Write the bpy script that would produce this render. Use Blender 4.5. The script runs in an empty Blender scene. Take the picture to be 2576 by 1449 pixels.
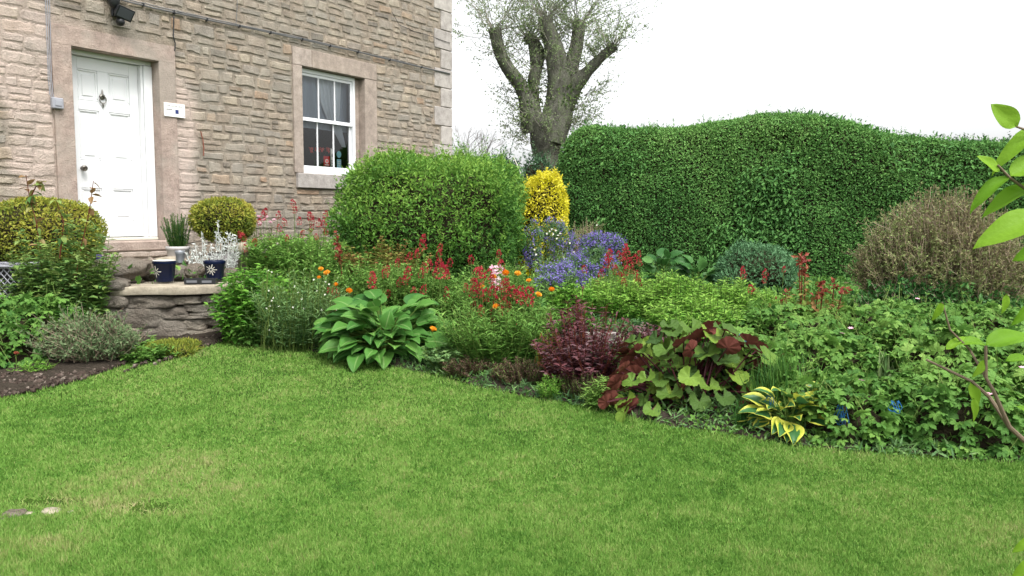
import bpy, math, random
import numpy as np
from mathutils import Matrix, Vector, Quaternion
random.seed(7); RNG = np.random.default_rng(11)
SC = bpy.context.scene; COL = SC.collection; PI = math.pi

# ------------------------------------------------------------------ camera
F = 1932.; CX, CY = 1288., 724.5
PIT = math.radians(5.33); ROLL = math.radians(0.35); EYE = np.array([0, 0, 1.5])
cd = bpy.data.cameras.new('camera'); cam = bpy.data.objects.new('camera', cd); COL.objects.link(cam)
cd.sensor_width = 36; cd.lens = 36 * F / 2576; cd.clip_start = 0.05; cd.clip_end = 2000
cam.matrix_world = Matrix.Translation(EYE) @ Matrix.Rotation(PI/2 - PIT, 4, 'X') @ Matrix.Rotation(ROLL, 4, 'Z')
SC.camera = cam
# ------------------------------------------------------------------ world, sun, exposure
SUN_EL, SUN_AZ = math.radians(58), math.radians(150)      # azimuth clockwise from +Y
w = bpy.data.worlds.new('World'); SC.world = w; w.use_nodes = True
nt = w.node_tree; nt.nodes.clear()
sky = nt.nodes.new('ShaderNodeTexSky'); sky.sky_type = 'NISHITA'; sky.sun_disc = False
sky.sun_elevation = SUN_EL; sky.sun_rotation = SUN_AZ; sky.dust_density = 4; sky.air_density = 1.0; sky.ozone_density = 1
hs = nt.nodes.new('ShaderNodeHueSaturation'); hs.inputs['Saturation'].default_value = 0.10; hs.inputs['Value'].default_value = 1.0
bg = nt.nodes.new('ShaderNodeBackground'); bg.inputs['Strength'].default_value = 0.15
wo = nt.nodes.new('ShaderNodeOutputWorld')
nt.links.new(sky.outputs[0], hs.inputs['Color']); nt.links.new(hs.outputs[0], bg.inputs[0]); nt.links.new(bg.outputs[0], wo.inputs[0])
sl = bpy.data.lights.new('sun', 'SUN'); sl.energy = 1.2; sl.angle = math.radians(18); sl.color = (1, .96, .9)
sun = bpy.data.objects.new('sun', sl); COL.objects.link(sun)
sd = Vector((math.sin(SUN_AZ)*math.cos(SUN_EL), math.cos(SUN_AZ)*math.cos(SUN_EL), math.sin(SUN_EL)))
sun.rotation_euler = sd.to_track_quat('Z', 'Y').to_euler()
SC.view_settings.view_transform = 'Standard'; SC.view_settings.look = 'None'; SC.view_settings.gamma = 1
SC.view_settings.exposure = 1.22
SC.cycles.max_bounces = 6; SC.cycles.diffuse_bounces = 3; SC.cycles.transmission_bounces = 4; SC.cycles.transparent_max_bounces = 6

# ------------------------------------------------------------------ helpers
def ray(x, y):
    a = (x-CX)/F; b = -(y-CY)/F; c, s = math.cos(ROLL), math.sin(ROLL)
    a, b = a*c - b*s, a*s + b*c
    return np.array([a, math.cos(PIT) + b*math.sin(PIT), -math.sin(PIT) + b*math.cos(PIT)])
def at(x, y, Y):
    r = ray(x, y); return EYE + r*(Y/r[1])
def hlawn(y): return 0.05*np.clip(y, -3, 8)
def on_lawn(x, y):
    r = ray(x, y); t = 5.
    for _ in range(30):
        h = float(hlawn(EYE[1] + t*r[1])); t = (h-1.5)/r[2]
    return EYE + r*t
WL = np.array([(-12, 4.9), (-5.5, 6.55), (-3.6, 7.0), (-2.45, 7.4), (-1.6, 7.6), (-.54, 7.0), (.14, 6.45), (1.5, 6.0), (3, 5.9), (12, 5.6)])
def ywall(x): return np.interp(x, WL[:, 0], WL[:, 1])
def tlevel(x): return np.interp(x, [-12, -2.2, -.5, .6, 12], [.79, .79, .56, .52, .5])
def hgt(x, y): return np.where(y > ywall(x), tlevel(x), hlawn(y))

def _h(i, j, k, s):
    n = (i*374761393 + j*668265263 + k*2147483647 + s*974634777) & 0xffffffff
    n = ((n ^ (n >> 13))*1274126177) & 0xffffffff
    n = n ^ (n >> 16); return (n & 0xffff)/32767.5 - 1
def noise(P, f=1., seed=0):
    P = np.asarray(P, float)*f; i = np.floor(P).astype(np.int64); t = P - i; t = t*t*(3-2*t); r = 0
    for a in (0, 1):
        for b in (0, 1):
            for c in (0, 1):
                wt = (t[..., 0] if a else 1-t[..., 0])*(t[..., 1] if b else 1-t[..., 1])*(t[..., 2] if c else 1-t[..., 2])
                r = r + wt*_h(i[..., 0]+a, i[..., 1]+b, i[..., 2]+c, seed)
    return r
def fbm(P, f=1., seed=0, o=3):
    r = 0
    for k in range(o): r = r + noise(P, f*2**k, seed+k)/2**k
    return r
def unit(v): return v/np.maximum(np.linalg.norm(v, axis=-1, keepdims=True), 1e-9)
def rv(n): return unit(RNG.normal(size=(n, 3)))

class Geo:
    """collects triangles with a per-vertex colour value c and a template value t"""
    def __init__(s): s.V = []; s.F = []; s.C = []; s.T = []; s.M = []; s.n = 0
    def add(s, v, f, c=.5, t=0., m=0):
        v = np.asarray(v, np.float32).reshape(-1, 3); f = np.asarray(f, np.int32)
        if f.shape[1] == 4: f = np.concatenate([f[:, [0, 1, 2]], f[:, [0, 2, 3]]])
        s.V.append(v); s.F.append(f + s.n); s.n += len(v)
        s.C.append(np.broadcast_to(np.asarray(c, np.float32), (len(v),))); s.T.append(np.broadcast_to(np.asarray(t, np.float32), (len(v),)))
        s.M.append(np.full(len(f), m, np.int32)); return s
    def scatter(s, tpl, P, A, N, S, c, wid=1., m=0):
        """copies of a leaf template at P along A with face normal N, size S"""
        tv, tf, tt = tpl; P = np.asarray(P, float); k = len(P)
        if k == 0: return s
        A = unit(A); X = np.cross(A, N); X = unit(X); N = np.cross(X, A)
        S = np.broadcast_to(S, (k,))[:, None, None]; wid = np.broadcast_to(wid, (k,))[:, None, None]
        v = P[:, None] + S*(tv[None, :, 0:1]*wid*X[:, None] + tv[None, :, 1:2]*A[:, None] + tv[None, :, 2:3]*N[:, None])
        f = tf[None] + (np.arange(k)*len(tv))[:, None, None]
        return s.add(v.reshape(-1, 3), f.reshape(-1, tf.shape[1]), np.repeat(np.broadcast_to(c, (k,)), len(tv)), np.tile(tt, k), m)
    def tube(s, pts, r0, r1=None, sides=5, c=.5, cap=True, m=0, t=0.):
        pts = np.asarray(pts, float); n = len(pts)
        r = np.linspace(r0, r0 if r1 is None else r1, n) if np.ndim(r0) == 0 else np.asarray(r0)
        d = unit(np.gradient(pts, axis=0)); up = np.array([0.13, .21, .97]); a = unit(np.cross(d, up)); b = np.cross(d, a)
        th = np.arange(sides)*2*PI/sides
        v = pts[:, None] + r[:, None, None]*(np.cos(th)[None, :, None]*a[:, None] + np.sin(th)[None, :, None]*b[:, None])
        i = np.arange(n-1)[:, None]*sides; j = np.arange(sides)[None]; j2 = (j+1) % sides
        f = np.stack([i+j, i+j2, i+sides+j2, i+sides+j], -1).reshape(-1, 4)
        v = v.reshape(-1, 3); s.add(v, f, c, t, m)
        if cap:
            for e, k in ((0, 1), (n-1, -1)):
                ring = np.arange(sides); ff = np.stack([np.full(sides, sides), ring, (ring+1) % sides][::1], -1)
                if k < 0: ff = ff[:, ::-1]
                s.add(np.vstack([v[e*sides:(e+1)*sides], pts[e]]), ff, c, t, m)
        return s
    def box(s, lo, hi, c=.5, m=0, bev=0., M=None):
        x0, y0, z0 = lo; x1, y1, z1 = hi
        if bev <= 0:
            v = np.array([(x, y, z) for x in (x0, x1) for y in (y0, y1) for z in (z0, z1)], float)
            f = [(0, 1, 3, 2), (4, 6, 7, 5), (0, 4, 5, 1), (2, 3, 7, 6), (0, 2, 6, 4), (1, 5, 7, 3)]
        else:
            b = min(bev, (x1-x0)/2.1, (y1-y0)/2.1, (z1-z0)/2.1); v = []; idx = {}
            for ix, X in enumerate((x0, x1)):
                for iy, Yy in enumerate((y0, y1)):
                    for iz, Z in enumerate((z0, z1)):
                        sx, sy, sz = (1-2*ix)*b, (1-2*iy)*b, (1-2*iz)*b
                        for a, p in enumerate(((X, Yy+sy, Z+sz), (X+sx, Yy, Z+sz), (X+sx, Yy+sy, Z))):
                            idx[ix, iy, iz, a] = len(v); v.append(p)
            I = lambda *k: idx[k]; f = []
            for i in (0, 1):
                f.append([I(i, 0, 0, 0), I(i, 0, 1, 0), I(i, 1, 1, 0), I(i, 1, 0, 0)][::1 if i == 0 else -1])
                f.append([I(0, i, 0, 1), I(1, i, 0, 1), I(1, i, 1, 1), I(0, i, 1, 1)][::1 if i == 0 else -1])
                f.append([I(0, 0, i, 2), I(0, 1, i, 2), I(1, 1, i, 2), I(1, 0, i, 2)][::1 if i == 0 else -1])
            for i in (0, 1):
                for j in (0, 1):
                    fl = 1 if (i + j) % 2 == 0 else -1
                    f.append([I(i, j, 0, 0), I(i, j, 0, 1), I(i, j, 1, 1), I(i, j, 1, 0)][::-fl])
                    f.append([I(i, 0, j, 0), I(i, 0, j, 2), I(i, 1, j, 2), I(i, 1, j, 0)][::fl])
                    f.append([I(0, i, j, 1), I(0, i, j, 2), I(1, i, j, 2), I(1, i, j, 1)][::-fl])
            for i in (0, 1):
                for j in (0, 1):
                    for k in (0, 1):
                        q = [I(i, j, k, 0), I(i, j, k, 1), I(i, j, k, 2)]
                        if (i+j+k) % 2: q = q[::-1]
                        f.append(q + [q[2]])
            v = np.array(v, float)
            tri = [q[:3] for q in f[-8:]]; f = f[:-8]; n0 = s.n
            if M is not None: v = (np.c_[v, np.ones(len(v))] @ np.array(M).T)[:, :3]
            s.add(v, f, c, 0, m); s.F.append(np.array(tri, np.int32)+n0); s.M.append(np.full(8, m, np.int32)); return s
        if M is not None: v = (np.c_[v, np.ones(len(v))] @ np.array(M).T)[:, :3]
        return s.add(v, f, c, 0, m)
    def lathe(s, prof, center=(0, 0, 0), sides=28, c=.5, m=0, sq=1.):
        pr = np.asarray(prof, float); n = len(pr); th = np.arange(sides)*2*PI/sides
        v = np.stack([pr[:, 0:1]*np.cos(th), pr[:, 0:1]*np.sin(th)*sq, np.repeat(pr[:, 1:2], sides, 1)], -1) + np.array(center)
        i = np.arange(n-1)[:, None]*sides; j = np.arange(sides)[None]; j2 = (j+1) % sides
        f = np.stack([i+j, i+j2, i+sides+j2, i+sides+j], -1).reshape(-1, 4)
        return s.add(v.reshape(-1, 3), f, c, 0, m)
    def build(s, name, mats, parent=None, smooth=False, local=False):
        me = bpy.data.meshes.new(name); V = np.concatenate(s.V); Fc = np.concatenate(s.F)
        if parent is not None and not local:
            p = parent; mw = p.matrix_basis.copy()
            while p.parent: p = p.parent; mw = p.matrix_basis @ mw
            mi = np.array(mw.inverted()); V = V @ mi[:3, :3].T + mi[:3, 3]
        me.vertices.add(len(V)); me.vertices.foreach_set('co', V.astype(np.float32).ravel())
        me.loops.add(Fc.size); me.loops.foreach_set('vertex_index', Fc.astype(np.int32).ravel())
        me.polygons.add(len(Fc)); me.polygons.foreach_set('loop_start', np.arange(len(Fc), dtype=np.int32)*3)
        me.polygons.foreach_set('material_index', np.concatenate(s.M))
        me.polygons.foreach_set('use_smooth', np.full(len(Fc), bool(smooth)))
        a = me.attributes.new('c', 'FLOAT', 'POINT'); a.data.foreach_set('value', np.concatenate(s.C))
        a = me.attributes.new('t', 'FLOAT', 'POINT'); a.data.foreach_set('value', np.concatenate(s.T))
        for m in (mats if isinstance(mats, (list, tuple)) else [mats]): me.materials.append(m)
        me.update(calc_edges=True); me.validate()
        o = bpy.data.objects.new(name, me); COL.objects.link(o)
        if parent is not None: o.parent = parent
        return o

def tag(o, label=None, cat=None, group=None, kind=None):
    if label: o['label'] = label
    if cat: o['category'] = cat
    if group: o['group'] = group
    if kind: o['kind'] = kind
    return o
def thing(name, loc, label, cat, group=None, rz=0.):
    o = bpy.data.objects.new(name, None); COL.objects.link(o); o.location = tuple(float(q) for q in loc); o.rotation_euler = (0, 0, rz)
    o.empty_display_size = .1; return tag(o, label, cat, group)

# ------------------------------------------------------------------ materials
def mat(name):
    m = bpy.data.materials.new(name); m.use_nodes = True; t = m.node_tree; t.nodes.clear(); return m, t
def lk(t, a, b): t.links.new(a, b)
def nd(t, typ, **kw):
    n = t.nodes.new(typ)
    for k, v in kw.items():
        if k in n.inputs: n.inputs[k].default_value = v
        else: setattr(n, k, v)
    return n
def ramp(t, fac, stops):
    r = t.nodes.new('ShaderNodeValToRGB'); e = r.color_ramp.elements
    while len(e) < len(stops): e.new(.5)
    for x, (p, c) in zip(e, stops): x.position = p; x.color = (*c, 1)
    lk(t, fac, r.inputs[0]); return r.outputs[0]
def attr(t, n): a = t.nodes.new('ShaderNodeAttribute'); a.attribute_name = n; return a.outputs['Fac']
def tex(t, scale, detail=4, rough=.55, typ='ShaderNodeTexNoise', sc=(1, 1, 1)):
    tc = t.nodes.new('ShaderNodeTexCoord'); mp = nd(t, 'ShaderNodeMapping', Scale=sc); lk(t, tc.outputs['Object'], mp.inputs[0])
    n = t.nodes.new(typ); n.inputs['Scale'].default_value = scale
    if 'Detail' in n.inputs: n.inputs['Detail'].default_value = detail
    if 'Roughness' in n.inputs: n.inputs['Roughness'].default_value = rough
    lk(t, mp.outputs[0], n.inputs['Vector']); return n
def mix(t, f, a, b, mode='MIX'):
    m = t.nodes.new('ShaderNodeMix'); m.data_type = 'RGBA'; m.blend_type = mode
    for s, v in ((m.inputs[0], f), (m.inputs[6], a), (m.inputs[7], b)):
        if hasattr(v, 'links'): lk(t, v, s)
        elif isinstance(v, (int, float)): s.default_value = v
        else: s.default_value = (*v, 1)
    return m.outputs[2]
def bump(t, h, dist, st=1.):
    b = nd(t, 'ShaderNodeBump', Strength=st, Distance=dist); lk(t, h, b.inputs['Height']); return b.outputs[0]
def finish(t, col, rough=.6, spec=.3, nrm=None, trans=0., tcol=None, metal=0., coat=0.):
    p = nd(t, 'ShaderNodeBsdfPrincipled'); o = nd(t, 'ShaderNodeOutputMaterial')
    if hasattr(col, 'links'): lk(t, col, p.inputs['Base Color'])
    else: p.inputs['Base Color'].default_value = (*col, 1)
    if hasattr(rough, 'links'): lk(t, rough, p.inputs['Roughness'])
    else: p.inputs['Roughness'].default_value = rough
    p.inputs['Specular IOR Level'].default_value = spec; p.inputs['Metallic'].default_value = metal; p.inputs['Coat Weight'].default_value = coat
    if nrm is not None: lk(t, nrm, p.inputs['Normal'])
    s = p.outputs[0]
    if trans > 0:
        tr = nd(t, 'ShaderNodeBsdfTranslucent'); src = tcol if tcol is not None else col
        if hasattr(src, 'links'): lk(t, src, tr.inputs[0])
        else: tr.inputs[0].default_value = (*src, 1)
        mx = nd(t, 'ShaderNodeMixShader'); mx.inputs[0].default_value = trans; lk(t, s, mx.inputs[1]); lk(t, tr.outputs[0], mx.inputs[2]); s = mx.outputs[0]
    lk(t, s, o.inputs[0])
def leafmat(name, cols, rough=.5, trans=.3, back=None, vein=0., spec=.16, rib=0.):
    m, t = mat(name); n = len(cols); c = ramp(t, attr(t, 'c'), [(i/(n-1), tuple(min(.9, k*1.12) for k in q)) for i, q in enumerate(cols)])
    if back is not None:
        g = nd(t, 'ShaderNodeNewGeometry'); c = mix(t, g.outputs['Backfacing'], c, back)
    if rib: rr = ramp(t, attr(t, 't'), [(0, (rib, rib, rib)), (.05, (rib*.6, rib*.6, rib*.6)), (.10, (0, 0, 0))]); c = mix(t, rr, c, (.45, .55, .25))
    nr = None
    if vein:
        nz = tex(t, 90, 2); nr = bump(t, nz.outputs[0], .004, vein)
    finish(t, c, rough, spec, nr, trans); return m
def flat(name, col, rough=.5, spec=.4, metal=0., nscale=0, namt=.15, bmp=0., coat=0.):
    m, t = mat(name); nr = None; c = col
    if nscale:
        n = tex(t, nscale, 5); c = mix(t, n.outputs[0], tuple(q*(1-namt) for q in col), tuple(min(1, q*(1+namt)) for q in col))
        if bmp: nr = bump(t, n.outputs[0], bmp)
    finish(t, c, rough, spec, nr, metal=metal, coat=coat); return m

def stonemat(name, cols, pink=False, b=.012, lich=True):
    m, t = mat(name); n = len(cols); c = ramp(t, attr(t, 'c'), [(i/(n-1), q) for i, q in enumerate(cols)])
    n1 = tex(t, 9, 6, .65); n2 = tex(t, 60, 5, .7); n3 = tex(t, 2.2, 4, .6)
    f1 = ramp(t, n1.outputs[0], [(.3, (.72, .70, .68)), (.7, (1.22, 1.2, 1.16))])
    c = mix(t, 1., c, f1, 'MULTIPLY')
    f2 = ramp(t, n2.outputs[0], [(.3, (.78, .78, .78)), (.7, (1.2, 1.2, 1.2))]); c = mix(t, .8, c, f2, 'MULTIPLY')
    if lich:
        f3 = ramp(t, n3.outputs[0], [(.45, (0, 0, 0)), (.62, (1, 1, 1))]); c = mix(t, mix(t, .5, (0, 0, 0), f3), c, (.30, .28, .24))
    if pink:
        np_ = tex(t, 14, 5, .7); th = ramp(t, np_.outputs[0], [(.25, (.45, .45, .45)), (.75, (1, 1, 1))])
        c = mix(t, mix(t, 1., attr(t, 't'), th, 'MULTIPLY'), c, (.57, .46, .405))
    ad = nd(t, 'ShaderNodeMath', operation='ADD'); lk(t, n1.outputs[0], ad.inputs[0]); lk(t, n2.outputs[0], ad.inputs[1])
    finish(t, c, .9, .15, bump(t, ad.outputs[0], b)); return m
M = {}
M['stone'] = stonemat('rubble_stone', [(.21, .19, .165), (.30, .255, .21), (.355, .30, .245), (.29, .265, .235), (.41, .355, .285), (.34, .24, .17)], pink=True, b=.02)
M['mortar'] = stonemat('mortar', [(.28, .24, .195), (.35, .30, .245)], pink=True, b=.03)
M['ashlar'] = stonemat('grey_ashlar', [(.32, .30, .29), (.42, .395, .375)], b=.006, lich=False)
M['margin'] = stonemat('pink_grey_margin', [(.33, .26, .23), (.42, .34, .30)], b=.012)
M['winstone'] = stonemat('window_margin', [(.30, .25, .215), (.38, .33, .30)], b=.006, lich=False)
M['slab'] = stonemat('slab_stone', [(.28, .25, .20), (.37, .33, .265)], b=.008, lich=False)
M['rockwall'] = stonemat('weathered_stone', [(.21, .185, .155), (.30, .265, .225), (.39, .345, .285), (.28, .245, .205)], b=.06)
M['rock'] = stonemat('boulder_stone', [(.26, .22, .18), (.32, .27, .22)], b=.06)
M['white'] = flat('white_gloss_paint', (.70, .71, .72), .4, .3, nscale=3, namt=.02)
M['pvc'] = flat('white_window_frame', (.72, .73, .75), .3, .4)
M['blackmetal'] = flat('black_plastic', (.015, .016, .018), .4, .4)
M['pewter'] = flat('pewter', (.22, .21, .19), .38, .5, metal=.8, nscale=40, namt=.3)
M['greycable'] = flat('grey_cable', (.16, .16, .165), .6, .3)
M['greybox'] = flat('grey_box_plastic', (.30, .305, .34), .5, .3)
M['soil'] = flat('soil', (.042, .034, .026), .95, .1, nscale=35, namt=.5, bmp=.03)
M['navy'] = flat('navy_glaze', (.004, .008, .03), .3, .22)
M['cream'] = flat('cream_glaze', (.62, .60, .52), .3, .4)
M['interior'] = flat('dark_interior', (.03, .028, .026), .9, .1)
M['curtain'] = flat('curtain_cloth', (.27, .32, .39), .9, .1)
M['whitepot'] = flat('whitewashed_pot', (.58, .55, .54), .7, .2, nscale=14, namt=.15)
M['zinc'] = flat('zinc', (.33, .35, .38), .4, .4, metal=.5, nscale=20, namt=.2)
M['slate'] = flat('slate', (.06, .065, .07), .7, .3, nscale=12, namt=.3)
M['red'] = flat('sticker_red', (.55, .02, .03), .4); M['sky_blue'] = flat('sticker_blue', (.28, .55, .62), .4)
M['navyink'] = flat('navy_ink', (.015, .03, .14), .5); M['ink'] = flat('dark_ink', (.10, .10, .12), .5); M['redink'] = flat('red_ink', (.45, .06, .04), .5)
M['paper'] = flat('white_sign', (.78, .77, .74), .4)
M['twine'] = flat('blue_twine', (.015, .14, .36), .6, .3)
m, t = mat('window_glass'); g = nd(t, 'ShaderNodeBsdfGlossy', Roughness=.02); tr = nd(t, 'ShaderNodeBsdfTransparent'); fr = nd(t, 'ShaderNodeFresnel', IOR=1.7)
mx = nd(t, 'ShaderNodeMixShader'); o = nd(t, 'ShaderNodeOutputMaterial'); lk(t, fr.outputs[0], mx.inputs[0]); lk(t, tr.outputs[0], mx.inputs[1]); lk(t, g.outputs[0], mx.inputs[2]); lk(t, mx.outputs[0], o.inputs[0]); M['glass'] = m

# ------------------------------------------------------------------ leaf templates (x across, y along, z normal)
def T(v, f, t=None):
    v = np.array(v, float); return v, np.array(f, int), (np.array(t, float) if t is not None else v[:, 1].copy())
def diamond(w=.25, fold=.08, droop=.1): return T([(0, 0, 0), (w, .45, fold), (0, 1, -droop), (-w, .45, fold)], [(0, 1, 2), (0, 2, 3)])
def lance(w=.18, fold=.05, droop=.15):
    return T([(0, 0, 0), (w, .3, fold), (0, .35, 0), (-w, .3, fold), (w*.75, .65, fold-.4*droop), (0, .68, -.4*droop-.02), (-w*.75, .65, fold-.4*droop), (0, 1, -droop)],
             [(0, 1, 2), (0, 2, 3), (1, 4, 5), (1, 5, 2), (2, 5, 6), (2, 6, 3), (4, 7, 5), (5, 7, 6)])
def blade(w=.03, curve=.3, n=5):
    v = []; f = []
    for i in range(n+1):
        s = i/n; ww = w*(1-s**2.2)+.001; y = math.sin(s*curve*2)/(curve*2)*1.; z = -(1-math.cos(s*curve*2))/(curve*2)
        v += [(-ww, y, z+ww*.3), (0, y, z), (ww, y, z+ww*.3)]
        if i: k = 3*i; f += [(k-3, k-2, k+1), (k-3, k+1, k), (k-2, k-1, k+2), (k-2, k+2, k+1)]
    return T(v, f)
def broad(w=.36, fold=.12, curve=.7, na=6, nb=9, wave=.02, cusp=.75, pet=0., seed=0):
    """ovate ribbed leaf; t = distance from the midrib, 1 at the margin"""
    v = []; f = []; tt = []; rs = random.Random(seed)
    tw = rs.uniform(-.15, .15)
    for i in range(nb+1):
        s = i/nb; ww = w*(math.sin(PI*min(1, s**cusp))**.75)*(1-.25*s) + .004
        y = math.sin(s*curve)/curve; z = -(1-math.cos(s*curve))/curve
        for j in range(na+1):
            q = -1+2*j/na
            zz = z + fold*abs(q)**1.3*w*2*math.sin(PI*min(1, s*.9+.1))**.5 + wave*math.sin(s*9+q*3+seed)*abs(q) + .012*math.cos(q*PI*3)*math.sin(PI*s) + tw*q*ww*s
            v.append((q*ww, y, zz)); tt.append(abs(q)*.9+.1*(s > .93))
            if i and j: k = i*(na+1)+j; f += [(k-1, k-na-2, k-na-1), (k-1, k-na-1, k)]
    return T(v, f, tt)
def kidney(seed=0, cup=.18, ribs=9):
    """round toothed leaf with a notch at the stalk; origin = the stalk's joint"""
    rs = random.Random(seed); nA, nR = 44, 4; v = [(0, 0, 0)]; f = []; tt = [0]
    for i in range(nR):
        r = (i+1)/nR
        for j in range(nA+1):
            a = math.radians(-152 + 304*j/nA)       # 0 = along +y
            R = .5*(1+.1*math.cos(a)+.035*math.sin(a*2+seed))*(1+(.05*math.sin(j*2.2+seed) if i == nR-1 else 0)); R *= 1-.10*(abs(a) > 2.2)
            z = cup*r*r*.5 - .16*r*math.cos(a)*r + .026*math.sin(a*ribs)*r + .09*math.sin(a*2.5+seed*1.7)*r*r
            v.append((math.sin(a)*R*r, math.cos(a)*R*r, z)); tt.append(abs(math.sin(a*ribs/2))*.6+.4*r)
    for j in range(nA): f.append((0, 1+j+1, 1+j))
    for i in range(nR-1):
        for j in range(nA):
            k = 1+i*(nA+1)+j; f += [(k, k+1, k+nA+2), (k, k+nA+2, k+nA+1)]
    return T(v, f, tt)
def palmate(lobes=5, seed=0, deep=.45):
    rs = random.Random(seed); v = [(0, 0, 0)]; f = []; n = lobes*6; tt = [0]
    for j in range(n+1):
        u = j/n*lobes; a = math.radians(-145+290*j/n); ph = u % 1
        l = 1-deep*(abs(2*ph-1)**1.6); l *= 1+.10*math.sin(j*PI)+(.06 if j % 2 else -.04)
        R = .52*l*(1+.15*math.cos(a)); v.append((math.sin(a)*R, math.cos(a)*R, -.12*(R/.5)**2+.07*abs(2*ph-1)+rs.uniform(-.02, .02))); tt.append(l)
    # inner ring for curvature
    for j in range(n+1):
        x, y, z = v[1+j]; v.append((x*.5, y*.5, .02+z*.2)); tt.append(.4)
    for j in range(n):
        f.append((0, n+2+j+1, n+2+j)); f += [(n+2+j, n+2+j+1, 1+j+1), (n+2+j, 1+j+1, 1+j)]
    return T(v, f, tt)
DIA = diamond(); DIAW = diamond(.34); NAR = diamond(.13, .03); LAN = lance(); LANW = lance(.28, .07, .2); LANN = lance(.1, .03, .2)

# ------------------------------------------------------------------ ground, lawn, beds
edge_px = [(-900, 1105), (-300, 1040), (0, 1008), (100, 987), (200, 963), (300, 947), (380, 926), (425, 908), (445, 885), (475, 856), (600, 846), (700, 868), (800, 892), (900, 912), (1000, 930), (1100, 953), (1200, 978),
           (1300, 1000), (1450, 1027), (1550, 1050), (1700, 1084), (1850, 1109), (2000, 1130), (2150, 1149), (2300, 1163), (2450, 1172), (2576, 1178), (2900, 1195), (3600, 1230)]
EDGE = np.array([on_lawn(*p)[:2] for p in edge_px]); EDGE = EDGE[np.argsort(EDGE[:, 0])]
def yedge(x): return np.interp(x, EDGE[:, 0], EDGE[:, 1])

def grid_mesh(xs, ys, zf):
    X, Y = np.meshgrid(xs, ys); Z = zf(X, Y); n, m_ = X.shape; k = np.arange(n*m_).reshape(n, m_)
    f = np.stack([k[:-1, :-1], k[:-1, 1:], k[1:, 1:], k[1:, :-1]], -1).reshape(-1, 4)
    return np.stack([X, Y, Z], -1).reshape(-1, 3), f
xs = np.r_[-800, -300, -100, -40, np.linspace(-14, 14, 57), 40, 100, 300, 800]; ys = np.r_[-300, -60, -10, np.linspace(-3, 8, 23), 20, 60, 200, 800]
m, t = mat('turf'); n1 = tex(t, 3, 4); n2 = tex(t, 120, 3); c = ramp(t, n1.outputs[0], [(.35, (.035, .075, .012)), (.65, (.075, .14, .02))]); c = mix(t, .6, c, ramp(t, n2.outputs[0], [(.3, (.4, .4, .35)), (.7, (1.3, 1.3, 1.2))]), 'MULTIPLY')
finish(t, c, .9, .1, bump(t, n2.outputs[0], .02)); M['turf'] = m
v, f = grid_mesh(xs, ys, lambda X, Y: hlawn(Y)); tag(Geo().add(v, f).build('ground', M['turf']), kind='structure')

# flower bed soil between lawn edge and the low wall
bx = np.linspace(-9, 9, 181); v = []; f = []; K = 8
for i, x in enumerate(bx):
    y0, y1 = float(yedge(x))-.01, float(ywall(x))+.05; y1 = max(y1, y0+.1)
    for k in range(K+1):
        y = y0+(y1-y0)*k/K; v.append((x, y, hlawn(y)+(.012 if k else -.03)+.02*math.sin(x*7+k*2)*(k > 0)*(k < K)+.02*(k > 0)))
    if i:
        for k in range(K): a = (i-1)*(K+1)+k; f.append((a, a+K+1, a+K+2, a+1))
tag(Geo().add(v, f).build('bed_soil', M['soil'], smooth=True), kind='structure')
v = []; f = []; yy = np.r_[0, .2, .6, 1.5, 3, 6, 12, 30]
for i, x in enumerate(np.linspace(-12, 12, 121)):
    for k, d in enumerate(yy): v.append((x, float(ywall(x))+.12+d, float(tlevel(x))+.01*math.sin(x*5+k)))
    if i:
        for k in range(len(yy)-1): a = (i-1)*len(yy)+k; f.append((a, a+len(yy), a+len(yy)+1, a+1))
tag(Geo().add(v, f).build('terrace', M['soil'], smooth=True), kind='structure')

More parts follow.
